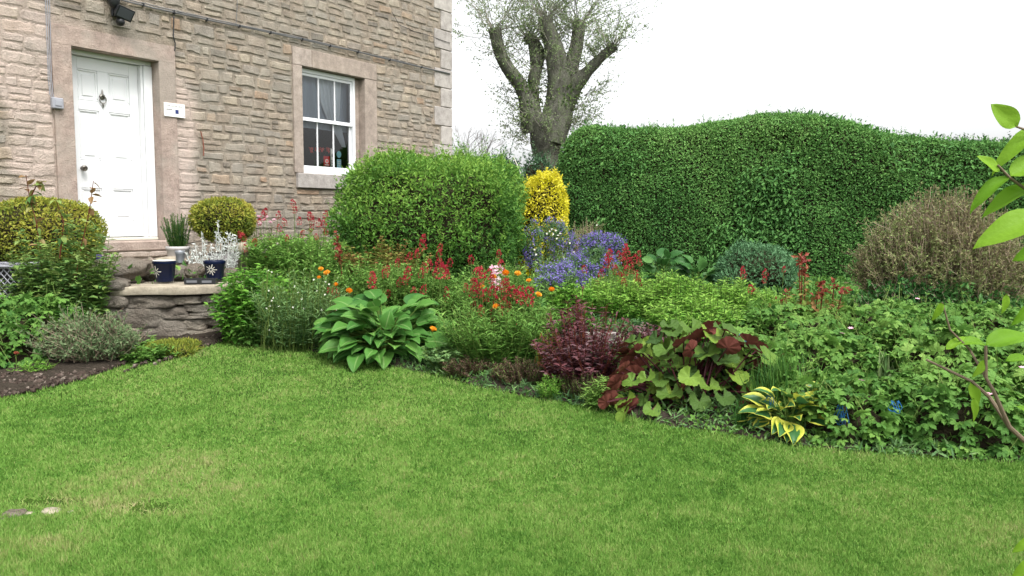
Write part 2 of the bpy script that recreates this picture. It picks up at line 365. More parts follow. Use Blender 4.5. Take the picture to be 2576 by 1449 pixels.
# mown grass blades
def lawn():
    N = 950000
    u = RNG.random(N); Y = 1/(1/2.6 + u*(1/7.6-1/2.6)); Y = Y*(1+RNG.normal(0, .01, N))
    X = (RNG.random(N)*2-1)*Y*.95
    keep = Y < yedge(X)+RNG.normal(0, .025, N)+.035; X, Y = X[keep], Y[keep]; n = len(X)
    P = np.stack([X, Y, hlawn(Y)+0*X], -1)
    px = CX+F*X/Y; py = 544+F*(1.5-P[:, 2])/Y
    def spot(cx, cy, rx, ry): return np.exp(-(((px-cx)/rx)**2+((py-cy)/ry)**2))
    n1 = fbm(P, 1.1, 3, 3); n2 = fbm(P, 5., 9, 2); n3 = noise(P, 22., 5)
    dry = spot(520, 1170, 230, 60)*.6+spot(300, 1215, 200, 45)*.5+spot(90, 1290, 120, 22)*1.0+spot(330, 1310, 110, 30)*1.1+spot(60, 1400, 90, 30)*.6+spot(2350, 1640, 60, 30)*.3+spot(2460, 1400, 80, 40)*.35+spot(650, 880, 130, 14)*.4+spot(470, 900, 60, 20)*.4
    bare = spot(340, 1305, 80, 20)+spot(70, 1292, 110, 14)
    k2 = RNG.random(n) > np.clip(bare*1.1, 0, .93); P, n1, n2, n3, dry, px, py = [q[k2] for q in (P, n1, n2, n3, dry, px, py)]; n = len(P)
    n4 = noise(P, 60., 6); c = .49+.12*n1+.10*n2+.12*n3+.10*n4+RNG.normal(0, .12, n)+.18*dry*(.5+RNG.random(n)*.7)
    long_ = np.clip(spot_l(px, py), 0, 1)
    L = (.013+.010*RNG.random(n)+.005*n2+.004*n3)*(1+.9*long_*RNG.random(n)); ye = yedge(P[:, 0]); L = np.maximum(L, .01)*(1+1.1*np.clip((P[:, 1]-ye+.06)/.06, 0, 1.5)*RNG.random(n))
    W = .0016*(.75+P[:, 1]/4.2)*(.7+.6*RNG.random(n))
    th = RNG.random(n)*2*PI; ln = np.abs(RNG.normal(0, 1.1, n)); A = unit(np.stack([np.cos(th)*ln, np.sin(th)*ln, np.ones(n)], -1))
    X_ = unit(np.cross(A, rv(n))); v = np.stack([P-X_*W[:, None], P+X_*W[:, None], P+A*L[:, None]], 1).reshape(-1, 3)
    g = Geo().add(v, np.arange(3*n).reshape(-1, 3), np.repeat(np.clip(c, 0, 1), 3), np.tile([0, 0, 1.], n))
    gm = leafmat('grass_blade', [(.032, .10, .014), (.068, .175, .024), (.122, .255, .040), (.195, .335, .07), (.28, .32, .11), (.38, .35, .18)], .6, .3, spec=.2)
    tag(g.build('lawn_grass', gm), 'short mown green lawn grass with dry patches', 'grass', kind='stuff')
def spot_l(px, py): return np.exp(-(((px-150)/330)**2+((py-1400)/130)**2))*1.0 + .35*(py > 1350)
lawn()

# ------------------------------------------------------------------ masonry generator (local frame: u along, v out, z up)
def masonry(g, intervals, z0, z1, hr, wr, prot, gap=.006, wob=.02, seed=1, tf=None, fr=None, cf=None, nu=5, nz=4, rnd=1.):
    rs = random.Random(seed); z = z0
    while z < z1-.03:
        h = min(rs.uniform(*hr), z1-z)
        if z1-z-h < hr[0]*.6: h = z1-z
        for a, b in intervals(z, z+h):
            u = a
            while u < b-.01:
                wd = rs.uniform(*wr)*(1.3 if h < .09 else 1)
                if b-u-wd < wr[0]*.8: wd = b-u
                parts = [(z, z+h)]
                if h > hr[1]*.72 and rs.random() < .3: k = z+h*rs.uniform(.35, .65); parts = [(z, k), (k, z+h)]
                for p0, p1 in parts:
                    s = np.linspace(0, 1, nu+1); r = np.linspace(0, 1, nz+1); s = .5+.5*np.sign(s-.5)*np.abs(2*s-1)**.55; r = .5+.5*np.sign(r-.5)*np.abs(2*r-1)**.6; lvl = rs.uniform(-.35, .35); S, R = np.meshgrid(s, r)
                    U = u+gap+(wd-2*gap)*S; Z = p0+gap+(p1-p0-2*gap)*R
                    sid = rs.random()*100
                    P = np.stack([U, Z, U*0+sid], -1)
                    in_u = (S*(1-S)*4)**.12; in_z = (R*(1-R)*4)**.12; ed = in_u*in_z
                    inner = (S > 0)*(S < 1)*(R > 0)*(R < 1)
                    tl = rs.uniform(-1, 1); tz = rs.uniform(-1, 1)
                    V = np.where(inner > 0, prot*(.75+.45*ed+lvl+.26*noise(P, 9., seed)+.26*noise(P, 30., seed+7)+.3*tl*(S-.5)+.5*tz*(R-.5)), -.012)
                    if tf: mk_ = tf(np.stack([U.ravel(), V.ravel(), Z.ravel()], -1)).reshape(U.shape); V = np.where(inner > 0, V*(1-.7*mk_)+.004*mk_, V+.013*mk_)
                    jit = .5*min(wd, p1-p0)/nz; cor = (np.abs(S-.5) == .5)*(np.abs(R-.5) == .5)
                    U2 = U+jit*noise(P, 17., seed+2)*(1-cor) + cor*np.sign(.5-S)*rs.uniform(.02, .3)*(p1-p0)*.5*rnd
                    Z2 = Z+jit*.8*noise(P, 17., seed+3)*(1-cor) + cor*np.sign(.5-R)*rs.uniform(.0, .25)*(p1-p0)*rnd
                    en = np.minimum(1, np.minimum(U-a, b-U)/.12+.0); en = np.clip(en, 0, 1)
                    Z2 = Z2+wob*noise(np.stack([U, U*0+z*.0+.5+Z*.6, U*0+seed], -1), 2.6, seed+4)*np.clip(np.minimum(Z-z0, z1-Z)/.1, 0, 1)
                    pts = np.stack([U2.ravel(), V.ravel(), Z2.ravel()], -1)
                    kk = np.arange((nu+1)*(nz+1)).reshape(nz+1, nu+1)
                    f = np.stack([kk[:-1, :-1], kk[:-1, 1:], kk[1:, 1:], kk[1:, :-1]], -1).reshape(-1, 4)
                    cc = cf(rs, u, z) if cf else rs.random()
                    tt = tf(pts) if tf else 0.
                    g.add(fr(pts) if fr else pts, f, cc, tt)
                u += wd
        z += h

# ------------------------------------------------------------------ the house
PHI = math.radians(35.4); W0 = np.array([-4.63, 8.1, 0.])
DV = np.array([math.sin(PHI), math.cos(PHI), 0]); NV = np.array([math.cos(PHI), -math.sin(PHI), 0])
def hw(p):                                                         # house local (u, out, z) -> world
    p = np.asarray(p, float); return W0 + p[..., 0:1]*DV + p[..., 1:2]*NV + p[..., 2:3]*np.array([0, 0, 1.])
HM = Matrix(((DV[0], NV[0], 0, W0[0]), (DV[1], NV[1], 0, W0[1]), (0, 0, 1, 0), (0, 0, 0, 1)))
def onwall(x, y, off=0.):
    r = ray(x, y); O = W0+NV*off; tt = np.dot(O-EYE, NV)/np.dot(r, NV); P = EYE+tt*r; return np.dot(P-W0, DV), P[2]
house = thing('stone_house', W0, 'two storey rubble stone house with white door and sash window', 'house')
UR, UL, ZT = 6.18, -5.2, 6.4
DO = (.06, 1.01, 1.2, 3.235); DS = (-.13, 1.21, .75, 3.42)         # door opening, door margin
WO = (3.05, 4.20, 2.07, 3.50); WS = (2.90, 4.44, 1.87, 3.735)      # window opening, window surround
def pinkmask(p):
    u, z = p[:, 0], p[:, 2]; n = fbm(np.stack([u, z, u*0], -1), 1.6, 21, 4); n2 = fbm(np.stack([u, z, u*0+5], -1), 6., 31, 2)
    a = np.clip((1.5+.12*n-u)/.12, 0, 1)*np.clip((3.15+.35*n-z+.6*np.clip(1.0-u, 0, 1.5))/.35, 0, 1)
    b = np.clip((u+.62+.1*n2)/.10+1.2*np.clip(z-2.55, 0, 1)/.3, 0, 1)*np.clip((z-1.2)/.1, 0, 1)
    return np.clip(a*b*(.92+.3*n2), 0, 1)
def rubble_iv(z0, z1):
    cuts = []
    if z1 > DS[2] and z0 < DS[3]-.02: cuts.append((DS[0], DS[1]))
    if z1 > WS[2]+.02 and z0 < WS[3]-.02: cuts.append((WS[0], WS[1]))
    q = int((z0-.2)/.31); cuts.append((UR-(.44 if q % 2 else .28), UR))
    a = UL; out = []
    for c0, c1 in cuts: out.append((a, c0)); a = c1
    if a < UR: out.append((a, UR))
    return out
def rub_col(rs, u, z):
    r = rs.random()
    return rs.uniform(.85, 1) if r < .05 else (rs.uniform(0, .2) if r < .15 else rs.uniform(.2, .85))
g = Geo(); masonry(g, rubble_iv, .2, ZT, (.08, .17), (.11, .34), .009, gap=.006, wob=.007, seed=5, tf=pinkmask, fr=hw, cf=rub_col, nu=6, nz=4, rnd=1.)
# mortar body
zs = sorted({.2, DS[2], DO[2], DO[3], WO[2], WO[3], ZT} | set(np.arange(.3, ZT, .12).round(2))); us = sorted({UL, DO[0], DO[1], WO[0], WO[1], UR} | set(np.arange(UL, UR, .12).round(2)))
def inop(u, z): return (DO[0] < u < DO[1] and .2 < z < DO[3]) or (WO[0] < u < WO[1] and WO[2] < z < WO[3])
mv = []; mf = []
for i in range(len(us)-1):
    for j in range(len(zs)-1):
        if not inop((us[i]+us[i+1])/2, (zs[j]+zs[j+1])/2):
            k = len(mv); mv += [(us[i], 0, zs[j]), (us[i+1], 0, zs[j]), (us[i+1], 0, zs[j+1]), (us[i], 0, zs[j+1])]; mf.append((k, k+1, k+2, k+3))
mv = np.array(mv); g.add(hw(mv), mf, .5, pinkmask(mv), 1)
D = 5.5                                                             # other walls
for a, b in (((UR, 0), (UR, -D)), ((UR, -D), (UL, -D)), ((UL, -D), (UL, 0))):
    n = 24; L = np.linspace(0, 1, n+1)
    vv = np.array([(a[0]+(b[0]-a[0])*s, a[1]+(b[1]-a[1])*s, z) for s in L for z in (.2, ZT)])
    g.add(hw(vv), [(2*i, 2*i+2, 2*i+3, 2*i+1) for i in range(n)], .5, 0, 1)
g.build('wall', [M['stone'], M['mortar']], house, smooth=False)
# end wall rubble, facing away to the right
def hw_end(p): q = np.array(p, float); return hw(np.stack([UR+q[:, 1], -q[:, 0], q[:, 2]], -1))
g = Geo(); masonry(g, lambda a, b: [(.3, D)], .2, ZT, (.08, .17), (.16, .45), .016, seed=8, fr=hw_end, nu=3, nz=3); g.build('end_wall', M['stone'], house)
# roof
g = Geo()
pr = [(.25, ZT), (-D/2, ZT+2.4), (-D-.25, ZT)]
for a, b in ((0, 1), (1, 2)):
    (y0, z0), (y1, z1) = pr[a], pr[b]
    vv = [(UL-.1, y0, z0), (UR+.1, y0, z0), (UR+.1, y1, z1), (UL-.1, y1, z1)]; vv += [(q[0], q[1], q[2]+.12) for q in vv]
    g.add(hw(vv), [(0, 3, 2, 1), (4, 5, 6, 7), (0, 1, 5, 4), (1, 2, 6, 5), (2, 3, 7, 6), (3, 0, 4, 7)])
for u in (UL, UR-.02): g.add(hw([(u, 0, ZT), (u, -D, ZT), (u, -D/2, ZT+2.35)]), [(0, 1, 2)])
g.build('roof', M['slate'], house)
# quoins
g = Geo(); zz = .2; k = 0; rs = random.Random(4)
while zz < ZT-.05:
    h = .31; lw = .42 if k % 2 else .26
    b0 = Matrix(HM); g.box((UR-lw, -.25 if k % 2 else -.4, zz+.004), (UR+.022, .022, min(zz+h, ZT)-.006), rs.uniform(.3, 1), bev=.008, M=b0); zz += h; k += 1
g.build('quoin_stones', M['ashlar'], house)
# door margin
g = Geo(); jo = .03
g.box((DS[0], -.30, DS[2]), (DO[0], jo, DS[3]-.19), .5, bev=.002, M=HM); g.box((DO[1], -.30, DS[2]), (DS[1], jo, DS[3]-.19), .5, bev=.002, M=HM)
g.box((DS[0], -.30, DS[3]-.19), (DS[1], jo+.001, DS[3]), .5, bev=.002, M=HM); g.build('door_surround', M['margin'], house)
# doorstep
g = Geo(); g.box((-.05, -.3, 1.09), (1.12, .10, 1.20), .8, bev=.012, M=HM); g.build('doorstep', M['margin'], house)
g = Geo(); g.box((.0, -.28, 1.203), (1.01, -.11, 1.235), .9, bev=.005, M=HM); g.build('threshold_bar', M['cream'], house)
# door: frame, leaf with sunk panels
g = Geo(); rv_ = -.16
g.box((DO[0]+.002, -.24, 1.236), (DO[0]+.05, rv_, 3.18), bev=.006, M=HM); g.box((DO[1]-.10, -.24, 1.236), (DO[1]-.002, -.115, 3.18), bev=.006, M=HM)
g.box((DO[1]-.13, -.24, 1.236), (DO[1]-.103, -.135, 3.18), bev=.004, M=HM)
g.box((DO[0]+.002, -.24, 3.183), (DO[1]-.002, -.13, 3.233), bev=.006, M=HM); g.build('door_frame', M['white'], house)
g = Geo(); a0, a1, b0, b1 = DO[0]+.052, DO[1]-.132, 1.245, 3.178
um = [a0, a0+.10, a0+.315, a0+.435, a1-.10, a1]; zm = [b0, 1.43, 1.76, 1.86, 2.02, 2.07, 2.60, 2.70, 3.05, b1]
zm = [b0, 1.42, 1.80, 1.90, 2.03, 2.12, 2.60, 2.70, 3.06, b1]
rails = [(b0, 1.42), (1.80, 2.02), (2.12-.05, 2.10), (2.60, 2.70), (3.06, b1)]
rails = [(b0, 1.42), (1.78, 2.08), (2.62, 2.72), (3.05, b1)]; stiles = [(a0, a0+.10), (a0+.315, a0+.43), (a1-.10, a1)]
vb, vf = -.235, -.195
for i, (s0, s1) in enumerate(stiles):
    if i != 1: g.box((s0, vb, b0), (s1, vf, b1), bev=.003, M=HM)
for z0, z1 in rails: g.box((stiles[0][1], vb, z0), (stiles[2][0], vf-.0008, z1), bev=.003, M=HM)
for (z0, z1) in zip([r[1] for r in rails[:-1]], [r[0] for r in rails[1:]]):
    g.box((stiles[1][0], vb, z0), (stiles[1][1], vf-.0016, z1), bev=.003, M=HM)
    for s0, s1 in ((stiles[0][1], stiles[1][0]), (stiles[1][1], stiles[2][0])):
        g.box((s0, vb-.01, z0), (s1, vf-.018, z1), M=HM)
        for q0, q1, r0, r1 in ((s0, s1, z0, z0+.022), (s0, s1, z1-.022, z1), (s0, s0+.022, z0+.0221, z1-.0221), (s1-.022, s1, z0+.0221, z1-.0221)):
            g.box((q0, vb, r0), (q1, vf-.005, r1), bev=.007, M=HM)
        g.box((s0+.05, vb, z0+.05), (s1-.05, vf-.010, z1-.05), bev=.006, M=HM)
door = g.build('door', M['white'], house)
g = Geo(); dl = lambda p: hw(np.asarray(p))
def lathe_at(g, prof, c, axis='out', sides=20, m=0, cc=.5):
    gg = Geo().lathe(prof, sides=sides); v = gg.V[0]
    if axis == 'out': v = np.stack([v[:, 0], v[:, 2], v[:, 1]], -1); gg.F[0] = gg.F[0][:, ::-1]
    g.add(hw(v+np.array(c)), gg.F[0], cc, 0, m)
ku, kz = onwall(212, 423, -.15)
lathe_at(g, [(0, 0), (.022, 0), (.022, .006), (.009, .01), (.009, .03), (.026, .036), (.034, .05), (.028, .066), (0, .07)], (ku, vf, kz)); g.build('door_knob', M['pewter'], door, smooth=True)
g = Geo(); ku, kz = onwall(262, 250, -.15)
lathe_at(g, [(0, 0), (.032, 0), (.034, .008), (.02, .018), (0, .02)], (ku, vf, kz+.03))
g.tube(hw([(ku, vf+.01, kz+.05), (ku, vf+.012, kz+.085), (ku, vf+.01, kz+.11)]), [.012, .009, .004], sides=8)
th = np.linspace(-.9, PI+.9, 15); g.tube(hw(np.stack([ku+.036*np.cos(th), vf+.018+0*th, kz+.0-.042*np.sin(th)], -1)), .006, sides=6)
g.tube(hw([(ku, vf+.016, kz-.035), (ku, vf+.02, kz-.055), (ku, vf+.014, kz-.09)]), [.009, .012, .004], sides=8); g.build('door_knocker', M['pewter'], door, smooth=True)
# window surround
g = Geo()
g.box((WS[0], -.2, WO[2]+.002), (WO[0], .026, WO[3]), .5, bev=.006, M=HM); g.box((WO[1], -.2, WO[2]+.002), (WS[1], .026, WO[3]), .3, bev=.006, M=HM)
g.box((WS[0], -.2, WO[3]+.003), (WS[0]+.32, .024, WS[3]), .7, bev=.006, M=HM); g.box((WS[0]+.323, -.2, WO[3]+.003), (WS[1], .028, WS[3]), .25, bev=.006, M=HM)
g.build('window_surround', M['winstone'], house)
g = Geo(); g.box((WS[0]+.03, -.2, WS[2]), (WS[1]-.02, .05, WO[2]), .3, bev=.008, M=HM); g.build('window_sill', M['ashlar'], house)
# sash window
win = Geo(); v0 = -.075; fw = .045; a0, a1, b0, b1 = WO[0]+.003, WO[1]-.105, WO[2]+.004, WO[3]-.003
WBOX = [((a0, v0-.10, b0), (a0+fw, v0, b1)), ((a1-fw, v0-.10, b0), (a1, v0, b1)), ((a0+fw, v0-.10, b1-.055), (a1-fw, v0, b1)), ((a0+fw, v0-.10, b0), (a1-fw, v0+.012, b0+.05)), ((a1, -.19, b0), (WO[1]-.002, -.10, b1))]
for lo, hi in WBOX[:4]: win.box(lo, hi, bev=.005, M=HM)
window = win.build('sash_window', M['pvc'], house)
g = Geo(); g.box((a1+.001, -.2, b0), (WO[1]-.002, -.11, b1), .4, M=HM); g.build('window_reveal', M['winstone'], house)
zm_ = 2.80; sx0, sx1 = a0+fw+.002, a1-fw-.002
def sash(z0, z1, vf_, vb_, name, st=.032, top=.045, bot=.045, nb=3):
    g = Geo(); g.box((sx0, vb_, z0), (sx0+st, vf_, z1), bev=.003, M=HM); g.box((sx1-st, vb_, z0), (sx1, vf_, z1), bev=.003, M=HM)
    g.box((sx0+st, vb_, z0), (sx1-st, vf_-.001, z0+bot), bev=.003, M=HM); g.box((sx0+st, vb_, z1-top), (sx1-st, vf_-.001, z1), bev=.003, M=HM)
    W = sx1-sx0-2*st
    for k in range(1, nb): u = sx0+st+W*k/nb; g.box((u-.011, vb_+.004, z0+bot), (u+.011, vf_-.004, z1-top), bev=.003, M=HM)
    o = g.build(name, M['pvc'], window)
    g = Geo(); vm = (vf_+vb_)/2; g.add(hw([(sx0+st, vm, z0+bot), (sx1-st, vm, z0+bot), (sx1-st, vm, z1-top), (sx0+st, vm, z1-top)]), [(0, 1, 2, 3)])
    g.build('glass_pane' if 'upper' in name else 'glass_pane', M['glass'], window)
sash(zm_-.005, b1-.058, v0-.015, v0-.045, 'upper_sash', bot=.05, top=.035)
sash(b0+.053, zm_+.05, v0-.052, v0-.085, 'lower_sash', bot=.06, top=.05)
# room behind the window
g = Geo(); r0, r1, r2, r3 = WO[0]-.5, WO[1]+.5, WO[2]-.5, WO[3]+.2
for q in ([(r0, -2.2, r2), (r1, -2.2, r2), (r1, -2.2, r3), (r0, -2.2, r3)], [(r0, -.2, r2), (r0, -2.2, r2), (r0, -2.2, r3), (r0, -.2, r3)], [(r1, -.2, r2), (r1, -2.2, r2), (r1, -2.2, r3), (r1, -.2, r3)],
          [(r0, -.2, r2), (r1, -.2, r2), (r1, -2.2, r2), (r0, -2.2, r2)], [(r0, -.2, r3), (r1, -.2, r3), (r1, -2.2, r3), (r0, -2.2, r3)]): g.add(hw(q), [(0, 1, 2, 3)])
g.build('room_interior', M['interior'], house)
g = Geo(); n = 60; s = np.linspace(0, 1, n); u = WO[0]-.02+s*1.2; vv = -.24+.012*np.sin(s*60)
g.add(hw(np.stack([np.r_[u, u], np.r_[vv, vv], np.r_[s*0+3.52, s*0+2.72-.0*s]], -1)), [(i, i+1, n+i+1, n+i) for i in range(n-1)]); g.build('roller_blind', M['curtain'], house, smooth=True)
g = Geo(); s = np.linspace(0, 1, n)
rows = []
for zz, x0, x1 in ((3.45, 3.50, 3.95), (3.1, 3.56, 3.92), (2.9, 3.66, 3.90), (2.5, 3.95, 4.02)): rows.append(np.stack([x0+(x1-x0)*s, -.215+.014*np.sin(s*34), s*0+zz], -1))
V = np.concatenate(rows); g.add(hw(V), [(k*n+i, k*n+i+1, (k+1)*n+i+1, (k+1)*n+i) for k in range(3) for i in range(n-1)]); g.build('net_curtain', flat('net', (.55, .6, .66), .9, .1), house, smooth=True)

# stickers and flowers inside the window
def decal(g, u0, u1, z0, z1, v_, m, rnd_=False):
    if rnd_:
        th = np.arange(20)*2*PI/20; c = ((u0+u1)/2, (z0+z1)/2); p = [(c[0]+(u1-u0)/2*math.cos(a), v_, c[1]+(z1-z0)/2*math.sin(a)) for a in th]
        q = [(x, y-.002, z) for x, y, z in p]; g.add(hw(p+q+[(c[0], v_, c[1])]), [(40, i, (i+1) % 20) for i in range(20)]+[(i, 20+i, (i+1) % 20) for i in range(20)], 0, 0, m)
    else: g.box((u0, v_-.002, z0), (u1, v_, z1), m=m, M=HM)
def sticker(label, parts, mats, name='window_sticker'):
    o = thing(name, hw(np.array([parts[0][0], -.1, parts[0][2]])), label, 'sticker'); g = Geo()
    for p in parts: decal(g, *p)
    g.build('face', mats, o); return o
vg = -.145
uu, zz = onwall(824, 405, -.13)
sticker('red square sticker with pale emblem inside lower window sash', [(uu-.055, uu+.055, zz-.07, zz+.07, vg-.003, 0), (uu-.032, uu+.032, zz-.035, zz+.03, vg+.001, 1, True), (uu-.04, uu+.04, zz-.06, zz-.048, vg+.001, 1), (uu-.012, uu+.012, zz-.02, zz+.018, vg+.004, 0, True)], [M['red'], M['paper']])
uu, zz = onwall(837.5, 395, -.13)
sticker('narrow upright white sticker with dark marks in lower sash', [(uu-.025, uu+.025, zz-.17, zz+.12, vg-.003, 0), (uu-.008, uu+.012, zz-.0, zz+.05, vg+.001, 1, True), (uu-.014, uu+.0, zz-.06, zz-.04, vg+.001, 1), (uu-.010, uu+.016, zz-.10, zz-.08, vg+.001, 1), (uu-.012, uu+.006, zz-.14, zz-.12, vg+.001, 1)], [M['paper'], M['ink']])
uu, zz = onwall(855, 397, -.13)
sticker('pale blue round and oblong stickers in lower right pane', [(uu-.045, uu+.045, zz-.0, zz+.10, vg-.003, 0, True), (uu-.04, uu+.04, zz-.15, zz-.02, vg-.003, 0), (uu-.028, uu+.028, zz-.06, zz-.05, vg+.001, 1), (uu-.028, uu+.028, zz-.09, zz-.08, vg+.001, 1), (uu-.02, uu+.02, zz-.12, zz-.11, vg+.001, 1)], [M['sky_blue'], M['paper']])
def blossom(g, c, r, npet=14, m=0, cc=.5, axis=(0, -1, .4), tpl=DIAW):
    c = np.array(c); ax = unit(np.array(axis, float)); th = RNG.random(npet)*2*PI; a = unit(np.cross(ax, [0.1, .2, 1])); b = np.cross(ax, a)
    D_ = np.cos(th)[:, None]*a+np.sin(th)[:, None]*b+ax*RNG.uniform(.1, .9, npet)[:, None]
    g.scatter(tpl, np.repeat(c[None], npet, 0), D_, np.repeat(ax[None], npet, 0)+.3*rv(npet), r*RNG.uniform(.8, 1.1, npet), np.clip(cc+RNG.normal(0, .15, npet), 0, 1), m=m)
PETRED = leafmat('red_petal', [(.35, .015, .02), (.62, .05, .05), (.75, .2, .15)], .5, .3)
o = thing('vase_of_flowers', hw(np.array([3.55, -.3, 2.1])), 'red and pink cut flowers standing inside the lower sash', 'flowers')
g = Geo()
for x, y in ((779, 377), (795, 376), (806, 377), (822, 378)):
    u_, z_ = onwall(x, y, -.30); g = Geo(); blossom(g, hw(np.array([u_, -.28, z_])), .05, 18, cc=RNG.random(), axis=NV); g.build('bloom', PETRED, o)
g = Geo(); u_, z_ = onwall(800, 400, -.3)
for x in (779, 795, 806, 822): q = onwall(x, 379, -.3); g.tube(hw([(q[0], -.285, q[1]), ((q[0]+u_)/2, -.3, q[1]-.12), (u_, -.31, q[1]-.3)]), .004, sides=4)
g.lathe([(.03, -.2), (.045, -.1), (.03, 0.)], hw(np.array([u_, -.31, 2.35])), 14); g.build('vase', flat('green_glass', (.05, .09, .06), .2), o)

# fittings on the wall
def walltube(g, px, off=.03, r=.006, sides=6, c=.5, dx=0):
    p = []
    for x, y in px: u_, z_ = onwall(x, y, off); p.append((u_+dx, off, z_))
    p = np.array(p); return g.tube(hw(p), r, sides=sides, c=c)
def dens(a, n=8):
    out = []
    for (x0, y0), (x1, y1) in zip(a[:-1], a[1:]):
        for k in range(n): out.append((x0+(x1-x0)*k/n+random.uniform(-.5, .5), y0+(y1-y0)*k/n+random.uniform(-.8, .8)))
    return out+[a[-1]]
o = thing('wall_cable', hw(np.array([.6, .03, 3.8])), 'long dark grey cable run sloping across the stone wall above window', 'cable')
g = Geo(); walltube(g, dens([(270, -12), (310, 1), (430, 30), (602, 66), (760, 99), (900, 131), (1132, 186)], 5), .032, .010, c=.3); walltube(g, dens([(280, -16), (320, -2), (440, 27), (602, 62), (760, 96), (900, 129), (1132, 184.5)], 5), .040, .006); g.build('cable', [M['greycable']], o)
g = Geo()
for x, y in ((360, 12), (437, 30), (520, 50), (602, 66), (680, 82), (760, 99), (830, 116), (900, 131), (980, 150), (1060, 169)):
    u_, z_ = onwall(x, y, .03); g = Geo(); g.box((u_-.008, .01, z_-.018), (u_+.008, .052, z_+.018), bev=.003, M=HM); g.build('clip', M['blackmetal'], o)
o = thing('cable_bundle', hw(np.array([-.15, .03, 2.6])), 'bundle of thin grey cables running down left of the door', 'cable')
g = Geo()
for k in range(3): walltube(g, dens([(114+k*5, -10), (117+k*4.6, 60), (119+k*4.2, 120), (121+k*4, 190), (125+k*4, 235), (133+k*3, 258)], 4), .032+.004*(k % 2), .0036)
g.build('cable', M['greybox'], o)
g = Geo(); u_, z_ = onwall(144, 260, .05); g.box((u_-.055, .02, z_-.055), (u_+.055, .075, z_+.055), bev=.008, M=HM); g.box((u_-.032, .075, z_-.028), (u_+.032, .082, z_+.032), bev=.003, M=HM); tag(g.build('junction_box', M['greybox']), 'small grey junction box at foot of cables beside door', 'junction box')
o = thing('hanging_cable', hw(np.array([1.2, .03, 3.5])), 'short black cable hanging from the long cable right of lamp', 'cable')
g = Geo(); walltube(g, dens([(470, 38), (447, 30), (438, 36), (437, 60), (436, 90), (441, 110), (439, 128)], 3), .032, .0065); g.build('cable', M['blackmetal'], o)
o = thing('thin_cable', hw(np.array([5.5, .03, 4.5])), 'thin dark wire on the wall near top right corner', 'wire')
g = Geo(); walltube(g, dens([(986, 30), (1004, 62), (1040, 78), (1087, 92), (1132, 108)], 3), .030, .004); g.build('wire', M['blackmetal'], o)
o = thing('upright_wire', hw(np.array([2.1, .03, 4.1])), 'thin grey wire dropping from top of frame to the long cable', 'wire')
g = Geo(); walltube(g, dens([(597, -10), (596, 30), (593, 62)], 3), .030, .0035); g.build('wire', M['greycable'], o)
# floodlight with sensor
u_, z_ = onwall(300, 38, .1)
o = thing('security_light', hw(np.array([u_, 0, z_])), 'black security floodlight with motion sensor above the white door', 'floodlight')
Ml = HM @ Matrix.Translation((u_, 0, z_))
g = Geo(); g.box((-.05, .02, -.01), (.05, .05, .1), bev=.006, M=Ml); g.tube([np.array(Ml @ Vector(p)) for p in ((0, .04, .05), (0, .09, .05), (0.01, .12, .04))], .012, sides=8); g.build('bracket', M['blackmetal'], o)
g = Geo(); R = Ml @ Matrix.Translation((.03, .13, .03)) @ Matrix.Rotation(math.radians(-28), 4, 'X') @ Matrix.Rotation(math.radians(12), 4, 'Y')
g.box((-.085, -.03, -.055), (.085, .03, .055), bev=.012, M=R); g.box((-.095, .026, -.065), (.095, .042, .065), bev=.004, M=R); g.build('lamp_head', M['blackmetal'], o)
g = Geo(); g.box((-.078, .0425, -.05), (.078, .046, .05), bev=.002, M=R); g.build('lens', flat('lamp_glass', (.07, .075, .085), .3, .3), o)
g = Geo(); g.lathe([(0, -.05), (.03, -.045), (.045, -.02), (.045, .0), (.035, .03), (0, .035)], np.array((Ml @ Vector((.01, .10, -.06)))[:]), 16); g.build('sensor', M['blackmetal'], o, smooth=True)
u_, z_ = onwall(287, 2, .1); o = thing('wall_lantern', hw(np.array([u_, 0, z_])), 'black rounded lamp body cut off by top of frame', 'wall lamp')
g = Geo(); g.lathe([(0, -.09), (.03, -.085), (.055, -.05), (.06, .02), (.055, .12), (.03, .16), (0, .165)], hw(np.array([u_, .1, z_+.01])), 18); g.build('lamp_body', M['blackmetal'], o, smooth=True)
g = Geo(); g.box((u_-.03, .01, z_-.0), (u_+.03, .06, z_+.12), bev=.006, M=HM); g.build('bracket', M['blackmetal'], o)
# sign
(ua, za), (ub, zb) = onwall(414, 275, .05), onwall(467, 302, .05); za, zb = 2.775-.0, 2.62
o = thing('wall_sign', hw(np.array([ua, .04, zb])), 'small white notice with blue square on wall right of door', 'sign')
g = Geo(); g.box((ua, .03, zb), (ub, .045, za), bev=.002, M=HM); g.build('board', M['paper'], o)
W_, H_ = ub-ua, za-zb
def txt(name, s, uc, zc, size, m, parent, v_=.0462):
    cu = bpy.data.curves.new(name, 'FONT'); cu.body = s; cu.size = size; cu.extrude = .0004; cu.align_x = 'LEFT'; cu.materials.append(m)
    ob = bpy.data.objects.new(name, cu); COL.objects.link(ob); ob.parent = parent
    Mw = Matrix(((DV[0], 0, NV[0], 0), (DV[1], 0, NV[1], 0), (0, 1, 0, 0), (0, 0, 0, 1))); P = hw(np.array([uc, v_, zc]))
    mw = Matrix.Translation(P) @ Mw; ob.matrix_local = parent.matrix_basis.inverted() @ mw; return ob
g = Geo(); g.box((ua+W_*.52, .0456, zb+H_*.25), (ua+W_*.68, .047, zb+H_*.55), M=HM); g.build('blue_emblem', M['navyink'], o)
g = Geo()
for k in range(14):
    x = ua+W_*(.12+.055*k); g.box((x, .0456, zb+H_*.75), (x+W_*.032, .0464, zb+H_*(.79+.02*(k % 3))), M=HM)
for k in range(6): x = ua+W_*(.10+.045*k); g.box((x, .0456, zb+H_*.48), (x+W_*.034, .0464, zb+H_*(.55+.02*(k % 2))), M=HM)
